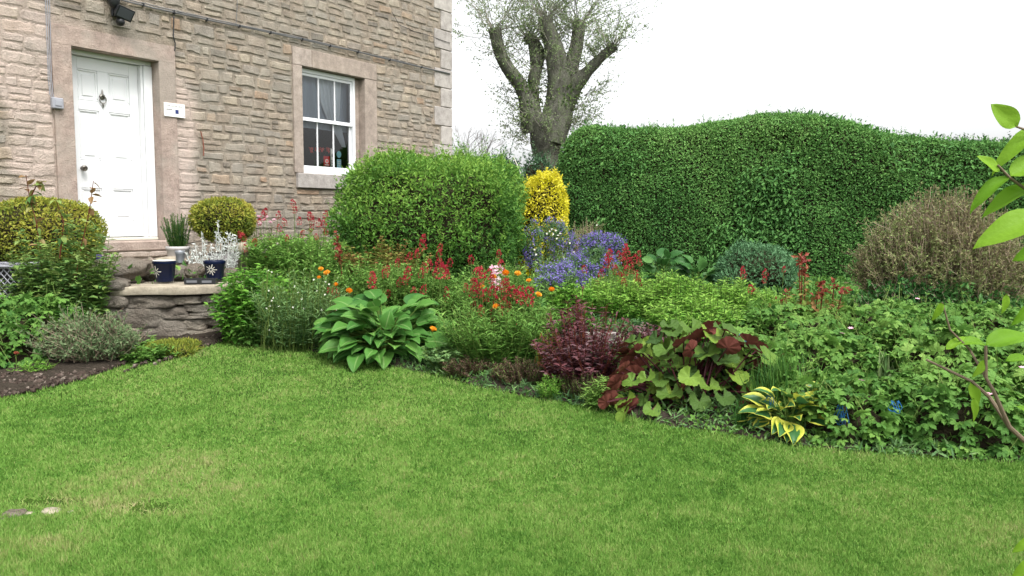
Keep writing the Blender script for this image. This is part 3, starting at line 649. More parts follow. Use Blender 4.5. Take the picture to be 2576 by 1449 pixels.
for k in range(5): x = ua+W_*(.74+.045*k); g.box((x, .0456, zb+H_*.44), (x+W_*.03, .0464, zb+H_*.47), M=HM)
g.build('lettering', M['ink'], o)
for x, z in ((.07, .88), (.08, .22), (.93, .12)): g = Geo(); g.box((ua+W_*x, .0456, zb+H_*z-.004), (ua+W_*x+.008, .0466, zb+H_*z+.006), M=HM); g.build('red_mark', M['redink'], o)
g = Geo(); walltube(g, dens([(505, 330), (510, 350), (513, 372), (512, 392)], 3), .030, .006); tag(g.build('rusty_rod', flat('rust', (.22, .07, .04), .8)), 'thin rusty iron rod on wall right of the notice', 'rod')

# ------------------------------------------------------------------ steps, low walls, boulders
def rockgeo(g, c, rx, ry, rz, seed, rough=.18, c_=.5, rz_=0., n=3, sq=.75, boxy=0):
    import bmesh
    bm = bmesh.new(); bmesh.ops.create_icosphere(bm, subdivisions=n, radius=1); v = np.array([q.co[:] for q in bm.verts]); f = np.array([[q.index for q in fc.verts] for fc in bm.faces]); bm.free()
    v = v/((np.abs(v)**boxy).sum(1, keepdims=True)**(1/boxy)) if boxy else np.sign(v)*np.abs(v)**sq/np.linalg.norm(np.abs(v)**sq, axis=1, keepdims=True)**.55
    v = v*(1+rough*fbm(v+seed*3.1, 1.4, seed, 3)[:, None]+.35*rough*fbm(v+seed, 5., seed+3, 2)[:, None]); v = v*np.array([rx, ry, rz]); cs, sn = math.cos(rz_), math.sin(rz_)
    v = np.stack([v[:, 0]*cs-v[:, 1]*sn, v[:, 0]*sn+v[:, 1]*cs, v[:, 2]], -1); g.add(v+np.array(c), f, c_)
def boulder(x0, x1, y0, y1, Y, label, seed, name='boulder', ry=None, mt='rock', rz_=.3, group=None, rough=.18, sub=4):
    a, b = at(x0, y1, Y), at(x1, y0, Y); c = (a+b)/2; rx = (b[0]-a[0])/2; rz = (b[2]-a[2])/2
    g = Geo(); rockgeo(g, (0, 0, 0), rx, ry or rx*.7, rz, seed, rough, RNG.random(), rz_, sub)
    o = g.build(name, M[mt], smooth=True); o.location = tuple(c); tag(o, label, 'boulder' if name == 'boulder' else 'stone', group); return o
# retaining wall built of big weathered stones, faces the lawn
def wallseg(a, b, ztop, zbot, hr, wr, prot, seed, name, label, mt='rockwall', thick=.3):
    a = np.array(a); b = np.array(b); L = np.linalg.norm(b-a); d = (b-a)/L; nrm = np.array([d[1], -d[0]])
    fr = lambda p: np.stack([a[0]+d[0]*p[:, 0]+nrm[0]*p[:, 1], a[1]+d[1]*p[:, 0]+nrm[1]*p[:, 1], p[:, 2]], -1)
    o = thing(name, (a[0], a[1], zbot), label, 'wall'); g = Geo(); masonry(g, lambda z0, z1: [(0, L)], zbot, ztop, hr, wr, prot, gap=.008, wob=.03, seed=seed, fr=fr, nu=8, nz=6); g.build('stones', M[mt], o, smooth=False)
    g = Geo(); q = fr(np.array([(0, -.0, zbot), (L, -.0, zbot), (L, -.0, ztop), (0, -.0, ztop), (0, -thick, zbot), (L, -thick, zbot), (L, -thick, ztop), (0, -thick, ztop)])); g.add(q, [(0, 1, 2, 3), (1, 5, 6, 2), (5, 4, 7, 6), (4, 0, 3, 7), (3, 2, 6, 7)], .1); g.build('core', M['soil'], o); return o
WA, WB = (-3.72, 6.92), (-2.30, 7.36)
o = thing('retaining_wall', (WA[0], WA[1], .33), 'low wall of big weathered stones under the slab facing the lawn', 'wall'); g = Geo(); dW = unit(np.array(WB)-np.array(WA)); nW = np.array([dW[1], -dW[0]])
for i, (x0, x1, y0, y1) in enumerate([(236, 318, 738, 776), (316, 438, 744, 776), (436, 500, 745, 766), (498, 590, 740, 762), (300, 408, 772, 828), (404, 470, 772, 806), (466, 540, 764, 786), (538, 612, 760, 790), (470, 560, 784, 802), (246, 304, 774, 806), (232, 300, 804, 832), (298, 350, 824, 858), (346, 466, 802, 856), (462, 520, 800, 832), (518, 600, 788, 818), (464, 548, 828, 850), (540, 610, 814, 848), (240, 300, 830, 862), (330, 400, 796, 810), (180, 240, 740, 780), (170, 236, 778, 830)]):
    Yw = np.interp((x0+x1)/2, [180, 600], [6.80, 7.33]); a_, b_ = at(x0, y1, Yw), at(x1, y0, Yw); c_ = (a_+b_)/2; dd = RNG.uniform(.08, .12); rockgeo(g, c_-np.array([*nW, 0])*dd*.9, (b_[0]-a_[0])*.52, dd*1.5, (b_[2]-a_[2])*.51, 100+i, .10, RNG.random(), math.atan2(dW[1], dW[0])+RNG.normal(0, .07), 4, boxy=5)
g.build('stones', M['rockwall'], o, smooth=True)
fr_ = lambda u, v, z: (WA[0]+dW[0]*u+nW[0]*v, WA[1]+dW[1]*u+nW[1]*v, z); LW = float(np.linalg.norm(np.array(WB)-np.array(WA))); g = Geo(); g.add([fr_(-.3, -.06, .3), fr_(LW+.3, -.06, .3), fr_(LW+.3, -.06, .76), fr_(-.3, -.06, .76), fr_(-.3, -.35, .76), fr_(LW+.3, -.35, .76)], [(0, 1, 2, 3), (3, 2, 5, 4)], .1); g.build('core', M['soil'], o)
wallseg((-5.6, 6.5), (-3.75, 6.95), .77, .25, (.12, .22), (.2, .5), .05, 15, 'retaining_wall', 'shaded low stone wall behind the rose left of slab')
wallseg((-2.28, 7.40), (-1.0, 7.35), .70, .3, (.1, .2), (.2, .5), .04, 16, 'retaining_wall', 'low stone wall hidden behind the leafy plants right of slab')
wallseg((-.72, 7.05), (.9, 6.15), .575, .28, (.1, .2), (.25, .6), .03, 17, 'retaining_wall', 'low grey stone wall glimpsed between the hosta and poppies', mt='ashlar')
# slab
P = [at(313, 722, 6.98), at(590, 707, 7.30), at(592, 699, 7.75), at(330, 703, 7.8)]
top = .84; n = 40; pts = []
corner = [(-3.60, 6.86), (-2.42, 7.25), (-2.55, 7.75), (-3.75, 7.45)]
for (x0, y0), (x1, y1) in zip(corner, corner[1:]+corner[:1]):
    for k in range(n//4): s = k/(n//4); pts.append((x0+(x1-x0)*s, y0+(y1-y0)*s))
pts = np.array(pts); cc_ = pts.mean(0); pts = pts+unit(pts-cc_)*(.02*fbm(np.c_[pts*4, pts[:, :1]*0], 2., 3, 2))[:, None]
rings = []
for s, z in ((.985, top-.075), (1.0, top-.065), (1.005, top-.03), (1.0, top-.006), (.985, top), (.6, top+.004), (.2, top+.002)): rings.append(np.c_[cc_+(pts-cc_)*s, np.full(n, z)+.004*np.sin(np.arange(n)*.9)])
V = np.concatenate(rings); f = [(k*n+i, k*n+(i+1) % n, (k+1)*n+(i+1) % n, (k+1)*n+i) for k in range(6) for i in range(n)]
g = Geo().add(V, f, .6); g.add(np.vstack([rings[-1], [*cc_, top+.002]]), [(n, i, (i+1) % n) for i in range(n)], .6); g.add(np.vstack([rings[0], [*cc_, top-.075]]), [(n, (i+1) % n, i) for i in range(n)], .6)
tag(g.build('stone_slab', M['slab'], smooth=True), 'broad flat pale stone slab carrying the navy pots', 'slab')
boulder(240, 376, 648, 706, 7.35, 'big rounded tan boulder at left end of the slab', 3, rz_=.1)
boulder(228, 318, 700, 732, 6.95, 'flat grey lichened stone left of the slab', 5, ry=.16, mt='rockwall')
boulder(350, 395, 652, 706, 7.6, 'upright brown stone between the boulder and left navy pot', 6, ry=.1)
boulder(430, 480, 668, 702, 7.75, 'mossy lump of stone behind the black trays', 7, mt='rockwall')
boulder(466, 515, 662, 702, 7.65, 'pointed tan stone behind the small black trays', 8)
boulder(553, 604, 672, 708, 7.7, 'rounded brown stone right of the right navy pot', 9)
boulder(395, 470, 645, 672, 8.1, 'pale flat stone behind the left navy pot', 10, mt='slab')
# stepped rubble up to the door
g = Geo(); masonry(g, lambda a, b: [(-.15, 1.3)], .78, 1.085, (.06, .12), (.15, .4), .03, seed=23, tf=lambda p: np.clip(.7+.3*noise(p, 3.), 0, 1), fr=lambda p: hw(p+np.array([0, .09, 0])))
g.box((-.15, -.1, .75), (1.3, .085, 1.087), .5, M=HM); g.build('door_plinth', M['stone'], house)
g = Geo(); g.box((.1, .12, .78), (1.0, .5, .93), .5, bev=.03, M=HM); tag(g.build('stone_step', M['slab']), 'worn stone step below the plinth of the white door', 'step')

# ------------------------------------------------------------------ pots and small objects
def pot(x0, x1, y0, y1, Y, label, mt, rim=.012, taper=.72, cat='pot', name='plant_pot', inner=None, soil=True, sides=36):
    a, b = at(x0, y1, Y), at(x1, y0, Y); R = (b[0]-a[0])/2; H = b[2]-a[2]; c = np.array([(a[0]+b[0])/2, Y+R*.3, a[2]])
    o = thing(name, c, label, cat); g = Geo()
    g.lathe([(0, 0), (R*taper, 0), (R*(taper+.03), .01), (R*.93, H-.035), (R*.96, H-.033), (R, H-.028), (R, H-.004), (R*.985, H), (R*.93, H), (R*.92, H-.01), (R*.86, H-.05), (0, H-.05)] if soil else [(0, 0), (R*taper, 0), (R, H), (R*.9, H), (R*.7, .02), (0, .02)], sides=sides)
    body = g.build('body', M[mt], o, smooth=True, local=True); return o, c, R, H
def autosm(o):
    for m_ in ():
        pass
def snow(o, R, H, taper, ang, z, r, petals=8):
    g = Geo()
    for k in range(petals):
        a = k*2*PI/petals; L = r*(1 if k % 2 == 0 else .8)
        for q in range(4):
            s0 = .18+.2*q; da = L*s0*math.cos(a); dz = L*s0*math.sin(a); rr = R*(taper+(1-taper)*(z+dz)/H)*1.0+.003
            aa = ang+da/rr; P_ = np.array([[rr*math.cos(aa), rr*math.sin(aa), z+dz]]); nn = np.array([[math.cos(aa), math.sin(aa), -.2]])
            tang = np.array([[-math.sin(aa)*math.cos(a), math.cos(aa)*math.cos(a), math.sin(a)]])
            g.scatter(DIAW, P_, tang, nn, L*.27, 1.)
    g.build('flower_motif', M['cream'], o, local=True)
o, c, R, H = pot(383, 438, 656, 709, 7.25, 'navy glazed pot with pale flower motif, left on slab', 'navy'); snow(o, R, H, .72, math.radians(-118), H*.5, .055)
g = Geo(); g.lathe([(R*.985, H), (R*.93, H+.003), (R*.92, H-.01), (R*.87, H-.048), (0, H-.048)], sides=36); g.build('pale_rim', M['cream'], o, smooth=True, local=True)
oR, cR, RR, HR = pot(511, 563, 656, 704, 7.45, 'navy glazed pot with white star motif, right on slab', 'navy'); snow(oR, RR, HR, .72, math.radians(-90), HR*.55, .055, 10)
for x0, x1, lab in ((463, 506, 'small black tray with printed label, left of the pair'), (502, 542, 'small black tray nearest the right navy pot')):
    a, b = at(x0, 706, 7.22), at(x1, 693, 7.22); o = thing('seed_tray', ((a[0]+b[0])/2, 7.25, .846), lab, 'tray', rz=.15)
    w_ = (b[0]-a[0])/2-.004; g = Geo(); g.box((-w_, -.05, 0), (w_, .05, .006), bev=.002); 
    for lo, hi in (((-w_, -.05, .006), (w_, -.044, .05)), ((-w_, .044, .006), (w_, .05, .05)), ((-w_, -.044, .006), (-w_+.006, .044, .05)), ((w_-.006, -.044, .006), (w_, .044, .05))): g.box(lo, hi, bev=.001)
    g.build('tray_body', M['blackmetal'], o, local=True); g = Geo(); g.box((-w_*.72, -.0525, .014), (w_*.5, -.0505, .036)); 
    g.build('printed_label', flat('grey_print', (.12, .125, .14), .6), o, local=True)
oW, cW, RW, HW_ = pot(416, 473, 620, 672, 8.15, 'whitewashed flared pot holding a rosemary beside the door', 'whitepot', taper=.68)
oZ, cZ, RZ, HZ = pot(440, 463, 631, 662, 7.95, 'tiny zinc bucket in front of the whitewashed pot', 'zinc', taper=.75)
# white ball stone and pale urn on the right of the slab
boulder(596, 632, 609, 640, 7.9, 'round whitish stone ball behind the valerian', 31, name='stone_ball', mt='slab', rough=.05, ry=.075)
boulder(645-2, 664, 800-135, 690, 7.8, 'small pale pebble stone behind the silver plant', 32, name='pale_stone', mt='slab')
o, c, R, H = pot(594, 634, 636, 700, 7.95, 'grey stone urn under the round white ball', 'slab', taper=.6)

# lattice planter, far left
a, b = at(-60, 760, 6.75), at(56, 672, 6.75); zb_, zt_ = a[2], b[2]
o = thing('lattice_planter', ((a[0]+b[0])/2, 6.95, zb_), 'grey planter with diagonal lattice sides at far left', 'planter'); w_ = (b[0]-a[0])/2; h_ = zt_-zb_
g = Geo(); 
for sx in (-1, 1):
    for sy in (-1, 1): g.box((sx*w_-.02, sy*.2-.02, 0), (sx*w_+.02, sy*.2+.02, h_), bev=.004)
g.box((-w_-.03, -.24, h_), (w_+.03, -.16, h_+.02), bev=.004); g.box((-w_-.03, .16, h_), (w_+.03, .24, h_+.02), bev=.004); g.box((-w_-.03, -.16, h_), (-w_+.03, .16, h_+.02), bev=.004); g.box((w_-.03, -.16, h_), (w_+.03, .16, h_+.02), bev=.004)
g.build('frame', M['greybox'], o, local=True)
g = Geo()
for sgn in (-1, 1):
    for k in np.arange(-w_*2.5, w_*2.5, .055):
        p0 = np.array([k, 0.]); p1 = np.array([k+sgn*h_*.85, h_])
        ts = [0, 1]; d_ = p1-p0; t0 = max(0, min(1, ((-w_-p0[0])/d_[0]) if d_[0] != 0 else 0)); t1 = max(0, min(1, ((w_-p0[0])/d_[0]) if d_[0] != 0 else 1)); t0, t1 = min(t0, t1), max(t0, t1)
        if t1-t0 > .05:
            q0, q1 = p0+d_*t0, p0+d_*t1; g.tube([(q0[0], -.2+.004*sgn, q0[1]), (q1[0], -.2+.004*sgn, q1[1])], .005, sides=4)
    for k in np.arange(-.5, .5, .055):
        q0 = np.array([k, 0.]); q1 = np.array([k+sgn*h_*.85, h_]); d_ = q1-q0; lo, hi = sorted(((-.18-q0[0])/d_[0], (.18-q0[0])/d_[0])); lo, hi = max(0, lo), min(1, hi)
        if hi-lo > .05: A_, B_ = q0+d_*lo, q0+d_*hi; g.tube([(w_+.004*sgn, A_[0], A_[1]), (w_+.004*sgn, B_[0], B_[1])], .005, sides=4)
g.build('lattice', M['greybox'], o, local=True)
g = Geo(); g.box((-w_+.03, -.17, .0), (w_-.03, .17, h_-.02), bev=.01); g.build('liner', M['blackmetal'], o, local=True)

# ------------------------------------------------------------------ foliage generators
def hull(c, r, e=2.4, amp=.12, f=1.6, seed=0, nu=48, nv=28, flat_bottom=True):
    th = np.linspace(0, 2*PI, nu, endpoint=False); ph = np.linspace(-PI/2, PI/2, nv)
    T_, P_ = np.meshgrid(th, ph); d = np.stack([np.cos(P_)*np.cos(T_), np.cos(P_)*np.sin(T_), np.sin(P_)], -1).reshape(-1, 3)
    s = (np.abs(d)**e).sum(1)**(-1/e); v = d*s[:, None]
    v = v*(1+amp*fbm(d+seed*7.3, f, seed, 3))[:, None]*np.array(r)+np.array(c)
    k = np.arange(nu*nv).reshape(nv, nu); f_ = np.stack([k[:-1], np.roll(k[:-1], -1, 1), np.roll(k[1:], -1, 1), k[1:]], -1).reshape(-1, 4)
    return v, np.concatenate([f_[:, [0, 1, 2]], f_[:, [0, 2, 3]]])
def sample(v, f, n):
    a, b, c = v[f[:, 0]], v[f[:, 1]], v[f[:, 2]]; nr = np.cross(b-a, c-a); ar = np.linalg.norm(nr, axis=1); i = RNG.choice(len(f), n, p=ar/ar.sum())
    u, w_ = RNG.random(n), RNG.random(n); fl = u+w_ > 1; u[fl], w_[fl] = 1-u[fl], 1-w_[fl]
    return a[i]+u[:, None]*(b-a)[i]+w_[:, None]*(c-a)[i], unit(nr[i])
UP = np.array([0, 0, 1.])
def leaves_on(g, v, f, n, tpl, size, depth=.06, up=.35, rnd_=.9, cbase=.45, top=0., zlo=0., zhi=1., cn=.25, cnf=2.5, seed=0, keep=None, jit=.15, out=.7, m=0, nn=.5):
    P, N = sample(v, f, n); P = P-N*(RNG.random(n)**1.5*depth)[:, None]+N*(RNG.random(n)*depth*.15)[:, None]
    if keep is not None: k = keep(P, N); P, N = P[k], N[k]; n = len(P)
    A = N*out+UP*up+rv(n)*rnd_; NN = N*nn+UP*.5+rv(n)*.6
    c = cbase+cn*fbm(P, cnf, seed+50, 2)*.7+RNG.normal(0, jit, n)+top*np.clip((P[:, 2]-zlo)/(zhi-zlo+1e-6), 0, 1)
    g.scatter(tpl, P, A, NN, size*RNG.uniform(.6, 1.25, n), np.clip(c, 0, 1), m=m); return P, N
M['coreshade'] = flat('painted_shade', (.035, .03, .018), .95, .05, nscale=20, namt=.5, bmp=.05)  # very dark twig brown: shade inside the foliage painted into the core hulls
M['bark'] = flat('bark', (.10, .075, .05), .9, .1, nscale=25, namt=.4, bmp=.01)
def bush(name, label, cat, c, r, mt, n, size, tpl=DIA, e=2.4, amp=.12, f=1.6, seed=0, depth=.08, core=.86, shoots=0, shoot_len=.15, group=None, part='foliage', **kw):
    c = np.array(c, float); o = thing(name, (c[0], c[1], c[2]-r[2]), label, cat, group)
    v, f_ = hull(c, r, e, amp, f, seed); g = Geo()
    leaves_on(g, v, f_, n, tpl, size, depth, seed=seed, zlo=c[2]-r[2], zhi=c[2]+r[2], **kw)
    if shoots:
        P, N = sample(v, f_, shoots*3); k = N[:, 2] > .15; P, N = P[k][:shoots], N[k][:shoots]
        for p, q in zip(P, N):
            L = shoot_len*RNG.uniform(.5, 1.3); d = unit(q*.5+UP*.8+rv(1)[0]*.35); pts = p+np.outer(np.linspace(-.2, 1, 5), d*L); k = int(6+L*50)
            s = RNG.random(k); g.scatter(tpl, p+d*(s*L)[:, None], d*.7+rv(k)*.8, UP+rv(k)*.6, size*(.9-.4*s), np.clip(.7+.2*RNG.random(k), 0, 1))
    fo = g.build(part, mt, o)
    cv = c+(v-c)*core; g = Geo().add(cv, f_, .5); g.build('shade_core', M['coreshade'], o, smooth=True); return o, v, f_  # added hull blocks see-through, its dark colour stands in for inner shade
def bx(x0, x1, y0, y1, Y, zb=None):
    a, b = at(x0, y1, Y), at(x1, y0, Y); z0 = a[2] if zb is None else zb
    return np.array([(a[0]+b[0])/2, Y, (z0+b[2])/2]), (b[0]-a[0])/2, (b[2]-z0)/2

G_ = lambda *a: a
LM = {}
LM['hedge'] = leafmat('hedge_leaf', [(.025, .075, .022), (.06, .165, .040), (.11, .25, .062), (.19, .35, .095)], .55, .25)
LM['hedge2'] = leafmat('dark_hedge_leaf', [(.03, .07, .04), (.055, .12, .06), (.10, .18, .085)], .5, .2)
LM['shrub'] = leafmat('shrub_leaf', [(.035, .10, .02), (.07, .18, .03), (.14, .28, .045), (.25, .40, .075)], .5, .35)
LM['box'] = leafmat('box_leaf', [(.05, .09, .015), (.15, .20, .03), (.32, .33, .05), (.40, .33, .08)], .5, .3)
LM['yellow'] = leafmat('golden_leaf', [(.22, .23, .01), (.42, .41, .015), (.60, .55, .03), (.68, .62, .10)], .5, .3)
LM['green'] = leafmat('garden_leaf', [(.04, .11, .025), (.085, .20, .04), (.14, .28, .055), (.22, .36, .08)], .5, .35)
LM['grey'] = leafmat('grey_green_leaf', [(.05, .12, .05), (.10, .20, .075), (.17, .29, .10), (.28, .36, .17)], .55, .35)
LM['lime'] = leafmat('lime_leaf', [(.04, .13, .02), (.08, .23, .03), (.15, .32, .045), (.24, .40, .07)], .5, .35)
LM['rose'] = leafmat('rose_leaf', [(.035, .09, .02), (.08, .16, .03), (.15, .20, .04), (.24, .12, .05), (.28, .08, .05)], .4, .3)
LM['roseL'] = leafmat('rose_leaf_green', [(.04, .11, .035), (.08, .18, .05), (.15, .26, .07), (.22, .29, .08), (.24, .15, .07)], .45, .3)
LM['hosta'] = leafmat('hosta_leaf', [(.035, .12, .025), (.07, .19, .035), (.13, .28, .055)], .45, .3, vein=.3, rib=.3)
LM['broadleaf'] = leafmat('broad_dark_leaf', [(.02, .075, .022), (.045, .13, .03), (.10, .22, .06)], .4, .25)
LM['geran'] = leafmat('geranium_leaf', [(.035, .11, .025), (.075, .18, .035), (.13, .26, .05), (.22, .35, .08)], .55, .35)
LM['burg'] = leafmat('burgundy_leaf', [(.03, .012, .016), (.065, .02, .026), (.105, .035, .04), (.16, .10, .11)], .4, .2)
LM['bronze'] = leafmat('bronze_leaf', [(.035, .04, .022), (.07, .06, .035), (.10, .055, .04), (.08, .12, .05)], .6, .2)
LM['ligul'] = leafmat('ligularia_leaf', [(.03, .065, .015), (.075, .14, .022), (.16, .25, .035)], .6, .15, back=(.13, .04, .03), vein=.6)
LM['silver'] = leafmat('silver_leaf', [(.38, .41, .38), (.56, .58, .55), (.68, .70, .68)], .8, .2)
LM['lav'] = leafmat('lavender_leaf', [(.07, .11, .05), (.13, .19, .085), (.20, .26, .14)], .7, .2)
LM['twigleaf'] = leafmat('twig_leaf', [(.15, .12, .07), (.22, .20, .10), (.18, .24, .08), (.30, .34, .15)], .6, .3)
LM['blue'] = leafmat('blue_petal', [(.11, .08, .28), (.18, .14, .42), (.30, .25, .56)], .6, .25)
LM['red'] = leafmat('crimson_petal', [(.16, .012, .025), (.32, .022, .04), (.45, .05, .055)], .6, .25)
LM['orange'] = leafmat('orange_petal', [(.75, .22, .01), (.85, .33, .02), (.9, .45, .08)], .5, .3)
LM['pink'] = leafmat('pink_petal', [(.55, .25, .40), (.75, .45, .55), (.8, .7, .7)], .6, .25)
LM['whitep'] = leafmat('white_petal', [(.6, .6, .5), (.8, .8, .75)], .6, .25)
LM['stem'] = leafmat('green_stem', [(.04, .09, .02), (.09, .15, .03), (.14, .2, .05)], .6, .1)
LM['redstem'] = leafmat('red_stem', [(.08, .02, .015), (.14, .04, .02)], .6, .1)
LM['rosy'] = leafmat('red_young_leaf', [(.13, .025, .02), (.24, .05, .035), (.32, .11, .06)], .45, .3)
LM['varieg'] = None
m, t = mat('variegated_leaf'); tt_ = attr(t, 't'); nz = tex(t, 25, 2); ad = nd(t, 'ShaderNodeMath', operation='MULTIPLY_ADD'); lk(t, nz.outputs[0], ad.inputs[0]); ad.inputs[1].default_value = .3; lk(t, tt_, ad.inputs[2])
c = ramp(t, ad.outputs[0], [(.55, (.045, .14, .045)), (.62, (.06, .17, .05)), (.66, (.40, .46, .05)), (1, (.55, .55, .10))]); c2 = mix(t, attr(t, 'c'), (.85, .85, .85), (1.1, 1.1, 1.0)); c = mix(t, 1., c, c2, 'MULTIPLY'); finish(t, c, .4, .3, None, .25); LM['varieg'] = m

# ---- hedges
def hedge(name, label, line, prof, thick, mt, n, size, seed, zb=.45, endcap=True, tpl=DIA, cn=.3, topc=.25):
    """line: [(x,y)...] front face foot; prof: [(s 0..1, ztop)]"""
    ln = np.array(line); ds = np.r_[0, np.cumsum(np.linalg.norm(np.diff(ln, axis=0), axis=1))]; L = ds[-1]; ns = int(L/.12); nr = 42
    s = np.linspace(0, 1, ns); X = np.interp(s*L, ds, ln[:, 0]); Y = np.interp(s*L, ds, ln[:, 1]); Z = np.interp(s, *np.array(prof).T)
    d = unit(np.c_[np.gradient(X), np.gradient(Y)]); nb = np.c_[-d[:, 1], d[:, 0]]             # away from the viewer
    V = np.zeros((ns, nr, 3))
    for j in range(nr):
        q = j/(nr-1)                                                                           # 0 front foot, .42 front shoulder, .58 back shoulder, 1 back foot
        a = -PI/2-.0+q*2*PI*.5; ang = PI-q*PI
        e = .36; cx = np.sign(math.cos(ang))*abs(math.cos(ang))**e; cz = abs(math.sin(ang))**e
        k = (1-cx*-1)/2 if False else (cx+1)/2
        shrink = 1-.9*np.exp(-s*L/.35) if endcap else np.ones(ns)
        off = (k-.5)*thick*shrink+thick/2
        V[:, j, 0] = X+nb[:, 0]*off; V[:, j, 1] = Y+nb[:, 1]*off; V[:, j, 2] = zb+(Z-zb)*cz*(1-.25*np.exp(-s*L/.18) if endcap else 1)
    v = V.reshape(-1, 3); nrm_ = unit(np.c_[np.repeat(-nb, nr, 0), np.zeros(ns*nr)]*.7+UP*.3)
    v = v+nrm_*(.08*fbm(v*np.array([1, 1, 1.5]), .8, seed, 3)+.055*noise(v*np.array([1, 1, 1.6]), 3., seed+1))[:, None]; k = np.arange(ns*nr).reshape(ns, nr)
    f = np.stack([k[:-1, :-1], k[1:, :-1], k[1:, 1:], k[:-1, 1:]], -1).reshape(-1, 4); f = np.concatenate([f[:, [0, 1, 2]], f[:, [0, 2, 3]]])
    c0 = v.mean(0); P, N = sample(v, f, 200)
    o = thing(name, (ln[0][0], ln[0][1], zb), label, 'hedge'); g = Geo(); front = V[0, 0, :2]
    P, N = sample(v, f, n)
    if np.median((N*np.array([0, -1, .5])).sum(1)) < 0: f = f[:, ::-1]; N = -N
    kk = (N[:, 1] < .25) | (N[:, 2] > .4); P, N = P[kk], N[kk]; m_ = len(P)
    P = P-N*(RNG.random(m_)**1.3*.10)[:, None]+N*.01
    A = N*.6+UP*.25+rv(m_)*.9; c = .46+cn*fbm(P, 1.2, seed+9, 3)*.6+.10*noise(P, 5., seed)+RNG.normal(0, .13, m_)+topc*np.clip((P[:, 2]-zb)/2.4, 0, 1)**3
    g.scatter(tpl, P, A, N*.8+UP*.3+rv(m_)*.5, size*RNG.uniform(.6, 1.3, m_), np.clip(c, 0, 1))
    if n > 60000:
        w_ = np.exp(-((P[:, 0]-4.2)/2.2)**2)*(fbm(P, 1.0, 77, 2) > -.15); k = np.where(RNG.random(m_) < w_*.16)[0]; q = len(k); g.scatter(LAN, P[k]+N[k]*.05, N[k]*.8+rv(q)*.7-UP*.45, N[k]+UP*.6+rv(q)*.3, .09*RNG.uniform(.6, 1.2, q), np.clip(.42+RNG.normal(0, .14, q), 0, 1))
    kt = np.where(N[:, 2] > .55)[0][:420]
    for i in kt:
        L_ = RNG.uniform(.04, .2); dd = unit(UP+rv(1)[0]*.4); q = int(4+L_*50); ss = RNG.random(q); g.scatter(tpl, P[i]+dd*(ss*L_)[:, None], dd*.6+rv(q)*.8, UP+rv(q)*.5, size*(1-.4*ss), np.clip(.7+.2*RNG.random(q), 0, 1))
    g.build('foliage', mt, o); cv = v.copy(); cv = cv-nrm_*.10; Geo().add(cv, f, .5).build('shade_core', M['coreshade'], o, smooth=True); return o  # added core under the leaves, hedge's inner shade put into its colour
hl = [(.62, 13.3), (1.6, 13.1), (4.0, 12.3), (7.8, 10.9)]
def hz(x, y, Y): return at(x, y, Y)[2]
def hprof(pairs, line):
    ln = np.array(line); out = []; ds = np.r_[0, np.cumsum(np.linalg.norm(np.diff(ln, axis=0), axis=1))]
    S = np.linspace(0, 1, 200); X = np.interp(S*ds[-1], ds, ln[:, 0]); Y = np.interp(S*ds[-1], ds, ln[:, 1])
    px = CX+F*X/(Y+.5); pz = np.interp(px, *np.array(pairs).T); z = np.array([at(a, b+7, y+.5)[2] for a, b, y in zip(px, pz, Y)]); return np.c_[S, z]
hp = [(1385, 345), (1400, 325), (1430, 314), (1480, 310), (1560, 318), (1650, 318), (1700, 314), (1800, 302), (1880, 291), (1960, 287), (2040, 294), (2090, 303), (2130, 318), (2180, 330), (2250, 338), (2340, 348), (2420, 352), (2500, 368), (2600, 390)]
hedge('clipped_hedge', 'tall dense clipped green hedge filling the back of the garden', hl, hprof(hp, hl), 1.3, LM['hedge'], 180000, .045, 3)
hl2 = [(6.5, 13.6), (11.5, 11.5)]
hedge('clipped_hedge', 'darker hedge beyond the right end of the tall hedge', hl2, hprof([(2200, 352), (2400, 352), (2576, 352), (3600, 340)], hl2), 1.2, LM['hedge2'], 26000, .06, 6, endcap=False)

# ---- middle shrub, golden shrub, box balls
c, rx, rz = bx(868, 1312, 404, 700, 9.7, .62)
bush('rounded_shrub', 'large bright green rounded shrub in front of the house corner', 'shrub', c, (rx, 1.0, rz), LM['shrub'], 50000, .052, LAN, e=3.6, amp=.14, f=2.6, seed=2, depth=.26, core=.76, shoots=420, shoot_len=.16, top=.50, cbase=.14, cn=.42, cnf=3.2)  # low leaves coloured darker to paint in deep shade, top kept yellow-green
c, rx, rz = bx(1300, 1426, 448, 640, 11.6, .55)
bush('golden_shrub', 'bright golden yellow clipped shrub between green shrub and hedge', 'shrub', c, (rx, .5, rz), LM['yellow'], 12000, .05, DIA, e=2.9, amp=.15, f=2.6, seed=4, depth=.10, shoots=60, shoot_len=.12, cbase=.5, top=.25, cn=.3, cnf=5)
c, rx, rz = bx(492, 634, 500, 606, 8.3)
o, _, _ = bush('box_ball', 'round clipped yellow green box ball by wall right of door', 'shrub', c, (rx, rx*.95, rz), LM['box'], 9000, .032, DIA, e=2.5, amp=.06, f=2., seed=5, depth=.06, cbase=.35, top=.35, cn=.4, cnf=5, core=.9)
zb_ = float(tlevel(c[0])); g = Geo(); g.tube([(c[0], c[1], zb_+.1), (c[0]+.01, c[1], c[2]-rz*.6)], .025, sides=8); g.build('trunk', M['bark'], o)
pz = at(560, 660, 8.3)[2]; g = Geo(); g.lathe([(0, 0), (.13, 0), (.17, .3), (.155, .3), (.14, .26), (0, .26)], (c[0], c[1], zb_)); tag(g.build('plant_pot', flat('dull_pot', (.12, .11, .11), .6), smooth=True), 'dull grey pot under the box ball right of door', 'pot')
c, rx, rz = bx(-20, 238, 503, 688, 7.6)
